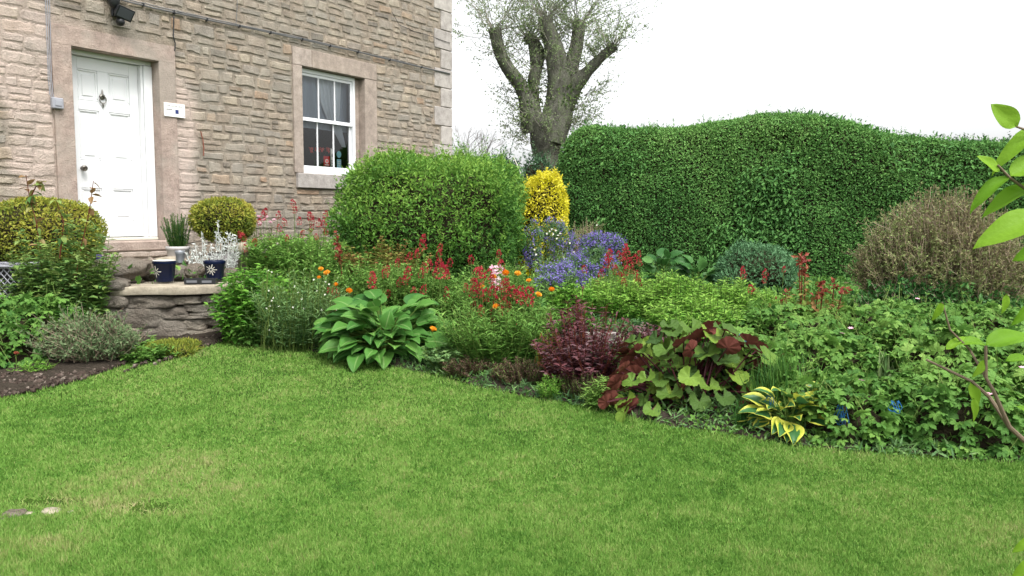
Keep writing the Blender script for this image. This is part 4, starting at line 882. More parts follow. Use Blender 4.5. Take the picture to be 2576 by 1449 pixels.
o, _, _ = bush('box_ball', 'larger box ball with bronze tints left of the white door', 'shrub', c, (rx, rx*.9, rz), LM['box'], 15000, .034, DIA, e=2.5, amp=.06, f=2., seed=6, depth=.07, cbase=.32, top=.32, cn=.4, cnf=4, core=.9)
g = Geo(); g.lathe([(0, 0), (.24, 0), (.30, .38), (.28, .38), (.26, .33), (0, .33)], (c[0], c[1], c[2]-rz-.3)); tag(g.build('plant_pot', M['blackmetal'], smooth=True), 'black tub under the larger box ball at left', 'pot')

# ---- stem plants
def stemplant(g, base, spread, h, n, tpl, lsize, per, cb=.5, lean=.25, gs=None, stem_r=.003, seed=0, hv=.25, lup=.5, cn=.2, droop=0., topc=.15, tips=None, ry=None, l0=.15):
    """n leafy stems rising from an oval patch; returns tips"""
    ry = ry or spread; out = []
    a = RNG.random(n)*2*PI; r = np.sqrt(RNG.random(n)); bx_ = base[0]+np.cos(a)*r*spread*.75; by_ = base[1]+np.sin(a)*r*ry*.75
    hh = h*(1-hv*RNG.random(n))*(1-.25*r**2); dx = np.cos(a)*r*spread*lean*1.6+RNG.normal(0, .02, n); dy = np.sin(a)*r*ry*lean*1.6+RNG.normal(0, .02, n)
    PP, AA, NN, SS, CC = [], [], [], [], []
    for i in range(n):
        p0 = np.array([bx_[i], by_[i], base[2]]); s = np.linspace(0, 1, 6)[:, None]; mid = np.array([dx[i], dy[i], hh[i]])
        pts = p0+s*mid+np.array([dx[i]*.3, dy[i]*.3, 0])*(s**2)-np.array([0, 0, droop*h])*s**3; pts[1:5] += RNG.normal(0, .006, (4, 3))
        if gs is not None: gs.tube(pts, stem_r*1.3, stem_r*.7, sides=3, c=RNG.random(), cap=False)
        out.append((pts[-1], unit(pts[-1]-pts[-2])))
        k = per; q = l0+(1-l0)*np.sort(RNG.random(k)); P = np.stack([np.interp(q, s[:, 0], pts[:, d]) for d in range(3)], -1)
        th = np.arange(k)*2.4+RNG.random()*6; A = np.stack([np.cos(th), np.sin(th), lup+RNG.normal(0, .25, k)], -1)
        PP.append(P); AA.append(A); NN.append(UP+rv(k)*.35+A*-.3); SS.append(lsize*(1.15-.5*q)*RNG.uniform(.7, 1.2, k)); CC.append(cb+cn*(RNG.random()-.5)+RNG.normal(0, .1, k)+topc*q)
    g.scatter(tpl, np.concatenate(PP), np.concatenate(AA), np.concatenate(NN), np.concatenate(SS), np.clip(np.concatenate(CC), 0, 1)); return out
def plantbox(x0, x1, y0, y1, Y, zb=None):
    """base centre, half width, height of a plant seen in that part of the picture at depth Y"""
    c, rx, rz = bx(x0, x1, y0, y1, Y); b = float(hgt(c[0], Y)) if zb is None else zb
    return np.array([c[0], Y, b]), rx, at((x0+x1)/2, y0, Y)[2]-b
def simple(name, label, cat, box_, mt, n, tpl, lsize, per, depth=None, stems='stem', group=None, **kw):
    b, rx, h = plantbox(*box_); o = thing(name, b, label, cat, group); g = Geo(); gs = Geo()
    tips = stemplant(g, b, rx, h, n, tpl, lsize, per, gs=gs, ry=depth or rx*.7, **kw); g.build('foliage', mt, o); gs.build('stems', LM[stems], o); return o, b, rx, h, tips
# flower heads (shared meshes)
def head_mesh(kind, seed):
    g = Geo()
    if kind == 'valerian':
        for k in range(7):
            z = k*.012-.03; r = .026*(1-abs(k-2.5)/6); q = 9; th = RNG.random(q)*2*PI; P = np.stack([np.cos(th)*r, np.sin(th)*r, z+RNG.normal(0, .004, q)], -1)
            g.scatter(DIAW, P, P+np.array([0, 0, .02])+rv(q)*.01, UP+rv(q)*.8, .017, np.clip(.3+.5*RNG.random(q), 0, 1))
    if kind == 'poppy':
        for k in range(9):
            a = k*2*PI/5+(.5 if k > 4 else 0); d = np.array([[math.cos(a), math.sin(a), 1.5 if k > 4 else .9]]); g.scatter(broad(.7, .35, -.5, 5, 4, .06, .6, seed=k), np.array([[0, 0, 0.]]), d, np.array([[-math.cos(a)*.6, -math.sin(a)*.6, 1.]]), .042, .3+.5*RNG.random())
    if kind == 'bud': g.scatter(DIAW, np.zeros((8, 3)), rv(8)*.3+UP, rv(8), .03, .5)
    if kind == 'daisy':
        th = np.arange(6)*PI/3; d = np.stack([np.cos(th), np.sin(th), th*0+.3], -1); g.scatter(DIAW, np.zeros((6, 3)), d, np.repeat(UP[None], 6, 0), .016, .5)
    return g
HEADS = {}
def head(kind, parent, P, mt, scale=1., rot=None, name=None):
    key = (kind, mt); HEADS.setdefault(key, [])
    if len(HEADS[key]) < 4:
        o = head_mesh(kind, len(HEADS[key])).build(name or 'flower_head', LM[mt], parent, local=True); HEADS[key].append(o.data)
    else: o = bpy.data.objects.new(name or 'flower_head', random.choice(HEADS[key])); COL.objects.link(o); o.parent = parent
    o.location = tuple(np.array(P)-np.array(parent.location)); o.scale = (scale,)*3
    o.rotation_euler = rot or (random.uniform(-.3, .3), random.uniform(-.3, .3), random.uniform(0, 6)); return o
def reds(o, gs, pxs, Y, base, scale=1., kind='valerian', mt='red', name=None, jy=.15):
    for q in pxs:
        x, y = q[:2]; sc = q[2] if len(q) > 2 else 1.; Yj = Y-.16+random.uniform(-jy, jy); p = at(x, y, Yj)
        head(kind, o, p, mt, scale*sc*.76*(.8+.4*random.random()), name=name); b = np.array([p[0]+random.uniform(-.05, .05), Yj, base])
        gs.tube([b, b+(p-b)*.5+np.array([random.uniform(-.02, .02), 0, 0]), p], .003, .002, sides=3, cap=False, c=random.random())

# valerian by the house, upper left
b, rx, h = plantbox(640, 845, 590, 720, 7.9); o = thing('red_valerian', b, 'valerian with small red heads against the house wall, left clump', 'flowering plant', 'red valerian clumps'); g = Geo(); gs = Geo()
stemplant(g, b, rx*1.05, h*1.12, 260, LAN, .085, 30, gs=gs, cb=.55, ry=.45, lup=.6, hv=.4)
reds(o, gs, [(612, 598, 1.2), (604, 592), (653, 560), (661, 545), (668, 533), (700, 543), (716, 560), (738, 513), (742, 530), (753, 557), (780, 545, 1.2), (784, 556, 1.2), (818, 541), (802, 562), (815, 566), (783, 575, .8), (722, 600), (820, 585), (703, 575), (640, 610), (617, 625), (655, 640), (680, 608), (691, 640), (668, 655, .8), (760, 590, .8), (796, 596, .8)], 7.8, .8, 1.1)
g.build('foliage', LM['green'], o); gs.build('stems', LM['stem'], o)
# pale pink bloom plant by box ball
o, b, rx, h, tips = simple('pink_rose', 'small plant with pale pink and dark red blooms right of box ball', 'flowering plant', (636, 690, 540, 640, 8.3), LM['bronze'], 26, DIAW, .04, 14)
for x, y in ((650, 548), (662, 540), (672, 549), (680, 562), (665, 556), (690, 556), (655, 566)): head('poppy', o, at(x, y, 8.25), 'pink', .7, name='bloom')
# silver plant
b = np.array([at(540, 680, 7.7)[0], 7.7, .84]); o = thing('silver_plant', b, 'branching silver white felted plant behind the navy pots', 'plant'); g = Geo()
for x, y in ((482, 628), (490, 612), (503, 640), (508, 592), (515, 610), (530, 620), (544, 585), (548, 558), (552, 590), (560, 600), (566, 610), (575, 590), (584, 594), (590, 605), (596, 600), (598, 618), (520, 645), (538, 640), (480, 650), (470, 640), (600, 640), (585, 640)):
    p = at(x, y, 7.7+random.uniform(-.08, .08)); b0 = b+np.array([(p[0]-b[0])*.65, 0, .0]); mid = (p+b0)/2+np.array([random.uniform(-.02, .02), 0, .02]); g.tube([b0, mid, p], .005, .003, sides=4, c=.7)
    for s in np.linspace(.25, 1, 9):
        q = b0+(p-b0)*s; k = 5; g.scatter(LAN, q+RNG.normal(0, .006, (k, 3)), rv(k)*.9+UP*.5, rv(k), .036*RNG.uniform(.6, 1.2, k), RNG.random(k))
g.build('foliage', LM['silver'], o)
# rosemary in white pot
b = cW+np.array([0, 0, HW_-.06]); o = thing('rosemary', b, 'dark needle leaved rosemary growing in the whitewashed pot', 'potted plant'); g = Geo(); gs = Geo()
stemplant(g, b, .10, at(430, 530, 8.2)[2]-b[2], 60, NAR, .028, 90, gs=gs, cb=.35, lup=.9, lean=.4, l0=.02); g.build('foliage', LM['broadleaf'], o); gs.build('stems', LM['stem'], o)

# leafy plant beside the slab
simple('leafy_perennial', 'leafy light green perennial at the right end of slab', 'plant', (565, 720, 655, 850, 7.0, .33), LM['lime'], 150, LANW, .09, 30, depth=.3, lup=.3, cb=.35, cn=.3, hv=.5)
simple('leafy_perennial', 'darker low green plant at the lawn edge below the slab', 'plant', (590, 720, 790, 885, 6.85, .33), LM['geran'], 60, LANW, .07, 16, depth=.2, lup=.2, cb=.35)
# columbine / bud clump
o, b, rx, h, tips = simple('poppy_foliage_clump', 'feathery grey green clump with nodding buds left of hosta', 'plant', (655, 860, 668, 890, 6.75, .33), LM['grey'], 230, LANN, .075, 28, depth=.35, lup=.6, cb=.45, hv=.5)
g = Geo(); gb = Geo()
for k in range(70):
    x, y = random.uniform(655, 850), random.uniform(670, 850); p = at(x, y, 6.55+random.uniform(-.1, .1)); hgt_ = np.array([p[0]-.03, p[1], p[2]-.25]); g.tube([hgt_, p+np.array([-.01, 0, -.02]), p+np.array([0, 0, .012]), p+np.array([.015, 0, 0]), p+np.array([.018, 0, -.02])], .0028, .0018, sides=3, cap=False, c=.9)
    gb.scatter(DIAW, np.repeat((p+np.array([.018, 0, -.02]))[None], 3, 0), -UP+rv(3)*.2, rv(3), .02, .9)
g.build('bud_stems', LM['stem'], o); gb.build('buds', LM['grey'], o)
g = Geo(); n = 0
for k in range(26): p = at(random.uniform(670, 850), random.uniform(680, 830), 6.5); blossom(g, p, .011, 6)
g.build('tiny_white_flowers', LM['whitep'], o)
# filler greens around
fills = [((700, 860, 600, 760, 7.5), 'green', 200, LAN, .08, 'mid green clump behind the nodding buds'), ((930, 1160, 650, 800, 7.1), 'green', 190, LANW, .07, 'green clump carrying crimson heads behind the hosta'),
         ((1170, 1350, 640, 740, 8.1), 'green', 110, LAN, .055, 'light green spray at foot of the large rounded shrub'), ((1120, 1400, 745, 960, 6.0, .32), 'green', 230, LANN, .09, 'narrow leaved green clump below the orange poppies'),
         ((860, 1010, 640, 780, 7.3, .5), 'green', 130, LAN, .075, 'green leafy clump below the rose bush left of hosta'), ((1390, 1480, 700, 830, 6.6, .5), 'lime', 90, LANW, .07, 'light green clump between orange poppies and lime row'),
        ((1100, 1250, 720, 860, 6.55, .5), 'green', 90, LAN, .07, 'leafy green clump between hosta and red flowers'), ((1280, 1430, 760, 880, 6.4, .5), 'green', 110, LANN, .07, 'thin leaved green clump behind the burgundy plant')]
for b_, mt, n, tpl, ls, lab in fills: simple('garden_perennial', lab, 'plant', b_, LM[mt], n, tpl, ls, 22, lup=.6, hv=.35, cb=.5)
# rose bush mid
o, b, rx, h, tips = simple('rose_bush', 'rose bush with bronze young shoots in front of rounded shrub', 'shrub', (850, 1070, 590, 760, 8.0), LM['rose'], 90, DIAW, .07, 40, depth=.4, lup=.3, cb=.12, topc=.5, stems='redstem', hv=.5, l0=.2)
# the tall red spike
b = np.array([at(862, 740, 7.4)[0], 7.4, .6]); o = thing('red_shoot', b, 'single tall dark red leafy shoot left of the rose bush', 'plant'); g = Geo(); p1 = at(846, 582, 7.4); g.tube([b, (b+p1)/2+np.array([.02, 0, 0]), p1], .006, .003, sides=5); g.build('stem', LM['redstem'], o)
g = Geo(); k = 90; s = RNG.random(k)**.7; P = b+(p1-b)*s[:, None]; kk = s > .55; P = P[kk]; k = len(P); g.scatter(DIAW, P, rv(k)+UP*.4, rv(k)+UP*.5, .05, RNG.random(k)); g.build('foliage', LM['rosy'], o)
# valerian mid (reds behind hosta)
b, rx, h = plantbox(920, 1150, 625, 790, 7.0, .55); o = thing('red_valerian', b, 'valerian with deep crimson heads behind the large hosta', 'flowering plant', 'red valerian clumps'); g = Geo(); gs = Geo()
stemplant(g, b, rx, h*.85, 100, LAN, .07, 20, gs=gs, cb=.6, ry=.3)
reds(o, gs, [(1065, 600, 1.1), (1064, 618), (1107, 625, 1.1), (1104, 640), (1109, 684, 1.5), (1104, 668, 1.3), (1120, 678, 1.2), (1132, 662, 1.2), (1068, 676, 1.2), (1080, 668), (1060, 688, 1.1), (1028, 650), (1000, 662), (1026, 690, 1.3), (1020, 706, 1.2), (938, 700, 1.1), (935, 712, 1.1), (941, 734, 1.2), (936, 748, 1.1), (968, 690), (975, 680, .9), (1096, 690, 1.2), (1124, 692, 1.1), (1040, 735), (1065, 730), (1122, 735, .9), (1125, 752, 1.), (976, 740, .8), (1005, 712, .9), (1050, 640, .9), (845, 740, 1.1), (850, 757, .9), (853, 777, 1.1), (829, 735, .9)], 6.85, .6, 1.15)
g.build('foliage', LM['green'], o); gs.build('stems', LM['stem'], o)
# valerian front centre
b, rx, h = plantbox(1170, 1350, 640, 840, 6.5, .5); o = thing('red_valerian', b, 'valerian with crimson heads among the orange poppies', 'flowering plant', 'red valerian clumps'); g = Geo(); gs = Geo()
stemplant(g, b, rx, h*.9, 120, LAN, .07, 20, gs=gs, cb=.55, ry=.3)
reds(o, gs, [(1200, 690, 1.3), (1210, 702, 1.3), (1214, 688, 1.1), (1196, 720, 1.4), (1205, 734, 1.3), (1190, 735, 1.1), (1229, 690), (1236, 705, 1.1), (1262, 668), (1270, 718, 1.4), (1275, 730, 1.3), (1254, 736, 1.3), (1240, 733, 1.2), (1286, 735, 1.2), (1250, 760, 1.1), (1268, 762, 1.2), (1280, 772, .9), (1296, 745, 1.1), (1306, 740, 1.3), (1308, 752, 1.2), (1330, 744, 1.4), (1332, 758, 1.2), (1190, 770), (1210, 782, .9), (1242, 790, 1.1), (1260, 786), (1290, 795, .8), (1262, 800, 1.), (1180, 800), (1185, 655, .9), (1255, 640, .9), (1293, 825, 1.2), (1240, 815, .8), (1172, 725, .8), (1222, 745, 1.2)], 6.3, .5, 1.1)
g.build('foliage', LM['green'], o); gs.build('stems', LM['stem'], o)
o = thing('pink_foxglove', at(1245, 760, 6.4)*np.array([1, 1, 0])+np.array([0, 0, .52]), 'pale pink and white flower spike behind the orange poppies', 'flowering plant'); g = Geo(); gs = Geo()
for x in (1240, 1250, 1262):
    for y in np.arange(672, 730, 7): p = at(x+random.uniform(-5, 5), y, 6.5); blossom(g, p, .024, 8, cc=.3+.6*random.random())
    gs.tube([at(x, 800, 6.5), at(x, 675, 6.5)], .004, sides=4)
g.build('flowers', LM['pink'], o); gs.build('stem', LM['stem'], o)
# orange poppies: each a plant of its own
for (x, y, s, Y, lab) in [(808, 681, .9, 6.7, 'orange poppy, highest of the four left of red shoot'), (825, 692, 1.2, 6.65, 'wide open orange poppy above the nodding buds'), (846, 719, .8, 6.6, 'small half open orange poppy left of the red shoot'), (877, 736, 1.1, 6.5, 'tall cupped orange poppy right above hosta leaves'),
                     (803, 701, .7, 6.6, 'pale salmon poppy bud beside the wide open orange poppy'), (1087, 834, 1.1, 5.9, 'lone orange poppy in front of the hosta'), (1272, 692, 1.2, 6.3, 'round orange poppy right of pink flower spike'), (1302, 694, 1.1, 6.3, 'round orange poppy, right one of the upper pair'),
                     (1215, 728, 1.0, 6.25, 'orange poppy amid crimson valerian heads'), (1250, 776, 1.1, 6.1, 'low orange poppy below crimson valerian heads'), (1240, 700, .9, 6.3, 'dark orange bloom left of pink flower spike'), (1352, 747, 1.1, 6.2, 'flat orange poppy left of the blue flower head'), (1387, 733, 1.0, 6.3, 'orange poppy at far right near the burgundy shoots'), (1331, 711, .9, 6.3, 'peach tinted poppy right of the upper orange pair')]:
    p = at(x, y, Y); zb_ = float(hgt(p[0], Y)); b = np.array([p[0]+random.uniform(-.03, .03), Y+.03, zb_]); o = thing('orange_poppy', b, lab, 'poppy', 'orange poppies'); gs = Geo(); gs.tube([b, (b+p)/2+np.array([random.uniform(-.03, .03), 0, .03]), p], .003, .0022, sides=4); gs.build('stem', LM['stem'], o)
    head('poppy', o, p, 'orange', s*.95, name='flower', rot=(random.uniform(.1, .8), random.uniform(-.4, .4), random.uniform(0, 6)))

# ---- hosta type plants
def rosette(o, b, n, L, h, mt, rad, tpls, cbase=.5, part='foliage', petc='stem', ry=.8, lo=.15, jit=.2, spread=(0, 2*PI), wid=1., hi=1.05):
    g = Geo(); gp = Geo()
    for i in range(n):
        a = RNG.uniform(*spread); ph = math.sqrt(RNG.uniform(lo*lo, 1))*1.5; d = np.array([math.cos(a), math.sin(a)*ry, 0]); LL = L*RNG.uniform(.65, 1.15)
        s_ = RNG.uniform(.55, .95) if RNG.random() < .8 else RNG.uniform(.3, .6)
        p = b+(d*math.sin(ph)*(rad-LL*.35)+UP*math.cos(ph)*(h-LL*.2))*s_+UP*.04
        A = unit(d*.9+UP*(.85*hi-1.15*ph/1.5)+rv(1)[0]*jit); N = unit(d*math.sin(ph)*.6+UP*.9+np.array([0, -.3, 0])+rv(1)[0]*.28)
        g.scatter(tpls[i % len(tpls)], p[None], A[None], N[None], LL, np.clip(cbase+RNG.normal(0, .22), 0, 1), wid=wid*RNG.uniform(.85, 1.15))
        gp.tube([b+d*.04, (b+p)/2+UP*h*.12, p], .005, .0035, sides=4, cap=False, c=.4+.3*RNG.random())
    o1 = g.build(part, mt, o, smooth=True); gp.build('stalks', LM[petc], o); return o1
HT = [broad(.30, .22, .9, seed=k, wave=.025) for k in range(5)]
b = np.array([at(965, 900, 6.25)[0], 6.3, .33]); o = thing('hosta', b, 'large green hosta with broad ribbed leaves at the lawn edge', 'plant'); rosette(o, b, 270, .195, .52, LM['hosta'], .62, HT, .5, ry=.75, lo=.05, wid=1.3, hi=1.25)
HV = [broad(.30, .2, .8, seed=k+9, wave=.02) for k in range(4)]
b = np.array([at(2000, 1100, 4.38)[0], 4.50, .235]); o = thing('variegated_hosta', b, 'hosta with yellow margined leaves at the lawn edge', 'plant'); rosette(o, b, 60, .155, .24, LM['varieg'], .27, HV, .6, lo=.1, ry=.8, hi=1.35, wid=1.3)
for (x0, x1, y0, Y, n, lab) in ((1615, 1720, 612, 9.7, 44, 'dark broad leaved plant in front of hedge, left'), (1700, 1800, 628, 9.4, 40, 'broad leaved plant in front of hedge, right of its twin')):
    b, rx, h = plantbox(x0, x1, y0, 720, Y); o = thing('broad_leaved_plant', b, lab, 'plant'); rosette(o, b, n, .20, h*.85, LM['broadleaf'], rx*1.1, HT, .6, lo=.1, hi=1.6, wid=1.3)

# ---- ligularia
KT = [kidney(k, .16+.05*(k % 3)) for k in range(6)]
b = np.array([at(1740, 1060, 4.95)[0], 5.0, .255]); o = thing('ligularia', b, 'ligularia with round green leaves, purple red beneath', 'plant'); g = Geo(); gp = Geo()
lv = [(1668, 870, 95, 0), (1755, 850, 105, 0), (1800, 845, 110, 1), (1850, 862, 90, 1), (1838, 905, 90, 0), (1780, 890, 85, 1), (1720, 905, 85, 0), (1640, 905, 85, 0), (1585, 915, 80, 2), (1560, 950, 75, 2), (1545, 985, 85, 2), (1610, 975, 75, 0), (1650, 965, 80, 0), (1690, 985, 75, 0), (1575, 1010, 85, 0), (1620, 1000, 70, 0),
      (1700, 1030, 85, 0), (1735, 950, 75, 0), (1760, 920, 80, 0), (1810, 955, 70, 0), (1850, 945, 85, 0), (1900, 930, 90, 2), (1935, 905, 85, 1), (1905, 880, 70, 2), (1880, 1000, 95, 0), (1800, 970, 85, 0), (1760, 1010, 80, 0), (1840, 1040, 80, 0), (1790, 1050, 75, 0), (1730, 1060, 70, 0), (1870, 960, 75, 2), (1700, 940, 75, 2),
      (1600, 940, 70, 2), (1740, 880, 70, 2), (1830, 875, 80, 2), (1770, 935, 70, 2), (1890, 1050, 65, 0), (1660, 1010, 70, 1), (1820, 1000, 75, 0), (1920, 960, 70, 2), (1705, 855, 80, 0), (1870, 905, 70, 0)]
lv += [(1845, 1075, 75, 0), (1800, 1060, 70, 0), (1895, 1025, 70, 0), (1870, 985, 70, 2), (1780, 1095, 60, 0), (1720, 1090, 60, 0), (1545, 1025, 65, 2), (1530, 975, 65, 2), (1575, 935, 70, 2), (1570, 1040, 70, 0), (1640, 1045, 70, 0), (1690, 1065, 65, 0), (1760, 1075, 70, 0), (1830, 1085, 65, 0), (1555, 965, 75, 2), (1600, 885, 70, 2), (1690, 835, 75, 1), (1740, 826, 80, 1), (1790, 825, 75, 2), (1880, 860, 70, 2), (1950, 925, 70, 2), (1540, 1005, 70, 2), (1640, 870, 75, 0), (1720, 860, 75, 0), (1800, 885, 75, 0), (1900, 990, 70, 0), (1590, 960, 65, 0), (1670, 940, 70, 0), (1745, 985, 65, 0)]
lv += [(x+RNG.uniform(-28, 28), y+RNG.uniform(-24, 18), w_*.9, ty) for x, y, w_, ty in lv[::2]]
for i, (x, y, w_, ty) in enumerate(lv):
    p = at(x, y, 4.78+.45*RNG.random()-.12*(y > 980)); D_ = w_/F*p[1]
    side = (x-1750)/220.; d = np.array([side+RNG.normal(0, .35), -.9+RNG.normal(0, .3), 0])
    if ty == 0 and RNG.random() < .16: ty = 2
    if ty == 0: A = unit(d*.8+UP*-.35); N = unit(np.array([side*.6, -.45, .85])+rv(1)[0]*.45)
    elif ty == 1: A = unit(d+UP*-.1); N = unit(UP+np.array([0, .0, 0])+rv(1)[0]*.3)
    else: A = unit(np.array([side*1.2, -.2, .1])+rv(1)[0]*.3); N = unit(np.array([side*.3, .8, .6])+rv(1)[0]*.3)
    g.scatter(KT[i % 6], p[None], A[None], N[None], D_*.74, np.clip(.5+RNG.normal(0, .25), 0, 1))
    q = b+np.array([side*.12, RNG.normal(0, .08), 0]); gp.tube([q, (p+q)/2+np.array([side*.03, .05, .04]), p], .007, .0045, sides=5, cap=False)
for i in range(62):
    a = RNG.uniform(0, 2*PI); r = RNG.uniform(.1, .52); p = b+np.array([math.cos(a)*r, math.sin(a)*r*.6+.08, RNG.uniform(.06, .42)]); A = np.array([math.cos(a), -.3+math.sin(a), -.1]); g.scatter(KT[i % 6], p[None], A[None], (UP+rv(1)[0]*.5)[None], RNG.uniform(.11, .17), np.clip(.3+RNG.normal(0, .2), 0, 1)); q = b+RNG.normal(0, .05, 3)*np.array([1, 1, 0]); gp.tube([q, (p+q)/2, p], .006, .004, sides=4, cap=False)
g.build('leaves', LM['ligul'], o, smooth=True); gp.build('stalks', LM['burg'], o)

# ---- strap clumps
BL = [blade(.035, c_) for c_ in (.25, .5, .8)]
def strap(name, label, x0, x1, y0, Y, n, mt, b=None, wid=1., cb=.5, tpl=BL, hi=1., ln=.5):
    bb, rx, h = plantbox(x0, x1, y0, 0, Y); h = at((x0+x1)/2, y0, Y)[2]-bb[2]; o = thing(name, bb, label, 'plant'); g = Geo()
    a = RNG.random(n)*2*PI; l = np.abs(RNG.normal(0, ln, n)); A = unit(np.stack([np.cos(a)*l*rx/h*1.3, np.sin(a)*l*rx/h*.9, np.ones(n)], -1)); P = bb+np.stack([np.cos(a), np.sin(a)*.6, a*0], -1)*(rx*.3*RNG.random(n))[:, None]
    N = unit(np.stack([-np.cos(a), -np.sin(a), .3+a*0], -1)+rv(n)*.2); N = -N*np.array([1, 1, -1]); k = RNG.integers(0, len(tpl), n)
    for j in range(len(tpl)): q = k == j; g.scatter(tpl[j], P[q], A[q], N[q], h*hi*RNG.uniform(.7, 1.25, q.sum()), np.clip(cb+RNG.normal(0, .2, q.sum()), 0, 1), wid=wid)
    g.build('leaves', mt, o); return o
strap('iris_clump', 'arching dark green strap leaved clump right of the ligularia', 1890, 2080, 885, 4.66, 280, LM['geran'], wid=.4, cb=.3, ln=.95, hi=.95)
strap('iris_clump', 'low dark strap leaves spilling onto lawn in front of yellow margined hosta', 1930, 2090, 1085, 4.36, 110, LM['hosta'], wid=.6, cb=.2, ln=.9)
strap('iris_clump', 'low dark blades at the lawn edge below the ligularia', 1700, 1860, 1050, 4.62, 90, LM['hosta'], wid=.5, cb=.1, ln=.9)
strap('iris_clump', 'shorter strap leaved tuft beside the yellow margined hosta', 1850, 1920, 1010, 4.55, 80, LM['hosta'], wid=.6, cb=.2)
strap('iris_clump', 'slender green tuft under the blue twine at right', 2090, 2150, 960, 4.5, 60, LM['geran'], wid=.5)
strap('iris_clump', 'upright pale green tuft in the middle of the geraniums', 2210, 2300, 890, 5.0, 40, LM['grey'], wid=1.0, cb=.9)
strap('striped_strap_plant', 'strap leaved plant with orange edged leaves left of burgundy plant', 1320, 1420, 838, 5.75, 60, leafmat('orange_green_blade', [(.05, .15, .03), (.12, .2, .04), (.4, .22, .05), (.45, .12, .03)], .5, .3), wid=.8)
strap('pale_bud_stems', 'few pale upright bud stems right of burgundy plant', 1530, 1600, 800, 5.5, 16, LM['grey'], wid=.5, cb=.9)

# ---- burgundy plants, bronze low plants
simple('burgundy_plant', 'bushy burgundy leaved plant left of the ligularia', 'plant', (1385, 1560, 750, 1010, 5.45, .28), LM['burg'], 120, LAN, .075, 24, depth=.28, lup=.3, cb=.5, stems='redstem', hv=.8, cn=.5, lean=.4)
simple('burgundy_plant', 'tall burgundy shoots rising above the bushy burgundy plant', 'plant', (1400, 1510, 720, 900, 5.9, .33), LM['burg'], 26, LAN, .08, 20, depth=.1, stems='redstem', hv=.5, cb=.4)
simple('burgundy_plant', 'small dull purple plant behind the left of ligularia', 'plant', (1595, 1670, 800, 900, 5.7, .4), LM['burg'], 40, DIAW, .05, 20, depth=.12, stems='redstem', hv=.4, cb=.75)
simple('bronze_seedhead_plant', 'low bronze seedheads at lawn edge right of the hosta', 'plant', (1110, 1240, 895, 985, 5.75, .29), LM['bronze'], 150, NAR, .035, 40, depth=.18, hv=.5, lup=1., lean=.12)
simple('bronze_seedhead_plant', 'low bronze seedheads at lawn edge below striped plant', 'plant', (1225, 1400, 900, 1005, 5.5, .28), LM['bronze'], 190, NAR, .035, 40, depth=.18, hv=.5, lup=1., lean=.12)
simple('bronze_seedhead_plant', 'dark speckled ground plant beneath the burgundy plant', 'plant', (1400, 1540, 925, 1025, 5.2, .26), LM['bronze'], 150, NAR, .03, 40, depth=.15, hv=.5, lup=1., lean=.12, cb=.3)
simple('ferny_plant', 'bright ferny low plant at left foot of ligularia', 'plant', (1480, 1560, 940, 1035, 4.95, .25), LM['geran'], 40, LANN, .07, 22, depth=.12, lup=.3, cb=.7, hv=.5)
simple('low_fresh_plant', 'low yellowish green sprout at lawn edge under burgundy plant', 'plant', (1350, 1410, 940, 1010, 5.15, .26), LM['lime'], 30, LANN, .045, 20, depth=.08, lup=.5, cb=.5, hv=.4)
simple('leafy_perennial', 'grey green leaves at lawn edge just right of hosta', 'plant', (1080, 1180, 860, 960, 5.95, .31), LM['grey'], 60, LANW, .06, 16, depth=.2, lup=.4, cb=.45, hv=.5)

# ---- lime mass
for k, (x0, x1, y0, y1, Y, n, lab) in enumerate([(1440, 1640, 698, 850, 7.0, 210, 'lime green leafy clump under the blue flowers'), (1590, 1780, 684, 850, 7.0, 230, 'lime green leafy clump, middle of the lime row'), (1740, 1930, 702, 860, 6.9, 230, 'lime green leafy clump before the blue green bush'), (1860, 2010, 735, 870, 6.5, 150, 'lime green leafy clump beside the red stemmed rose'), (1640, 1860, 745, 880, 6.2, 170, 'fresh green leafy clump just behind the ligularia')]):
    b, rx, h = plantbox(x0, x1, y0, y1, Y, .45); o = thing('leafy_lime_plant', b, lab, 'plant', 'lime green leafy clumps'); g = Geo(); gs = Geo()
    stemplant(g, b, rx*1.05, h*1.05, n, LAN, .075, 24, gs=gs, cb=.22, topc=.65, ry=.45, lup=.35, hv=.28, cn=.15, lean=.15, l0=.1, stem_r=.0035)
    g.build('foliage', LM['lime'], o); gs.build('stems', LM['stem'], o)
# reds at purple
b, rx, h = plantbox(1500, 1620, 640, 740, 7.6, .5); o = thing('red_valerian', b, 'valerian with bright red heads beside the blue flowers', 'flowering plant', 'red valerian clumps'); g = Geo(); gs = Geo()
stemplant(g, b, rx, h*.9, 45, LANN, .07, 18, gs=gs, cb=.6, ry=.25)
reds(o, gs, [(1530, 650, 1.4), (1534, 640, 1.2), (1526, 664, 1.3), (1537, 660, 1.2), (1555, 640), (1573, 628, 1.2), (1578, 640, 1.2), (1562, 648), (1607, 640), (1608, 660, 1.2), (1595, 655, 1.1), (1585, 662, 1.2), (1572, 660, 1.1), (1575, 682, 1.3), (1590, 680, 1.1), (1548, 680), (1560, 700, 1.1), (1600, 690), (1606, 700), (1595, 712, 1.1), (1513, 690), (1470, 678, .9), (1500, 715, .8), (1608, 712, .9), (1570, 712)], 7.3, .5, 1.05)
g.build('foliage', LM['green'], o); gs.build('stems', LM['stem'], o)
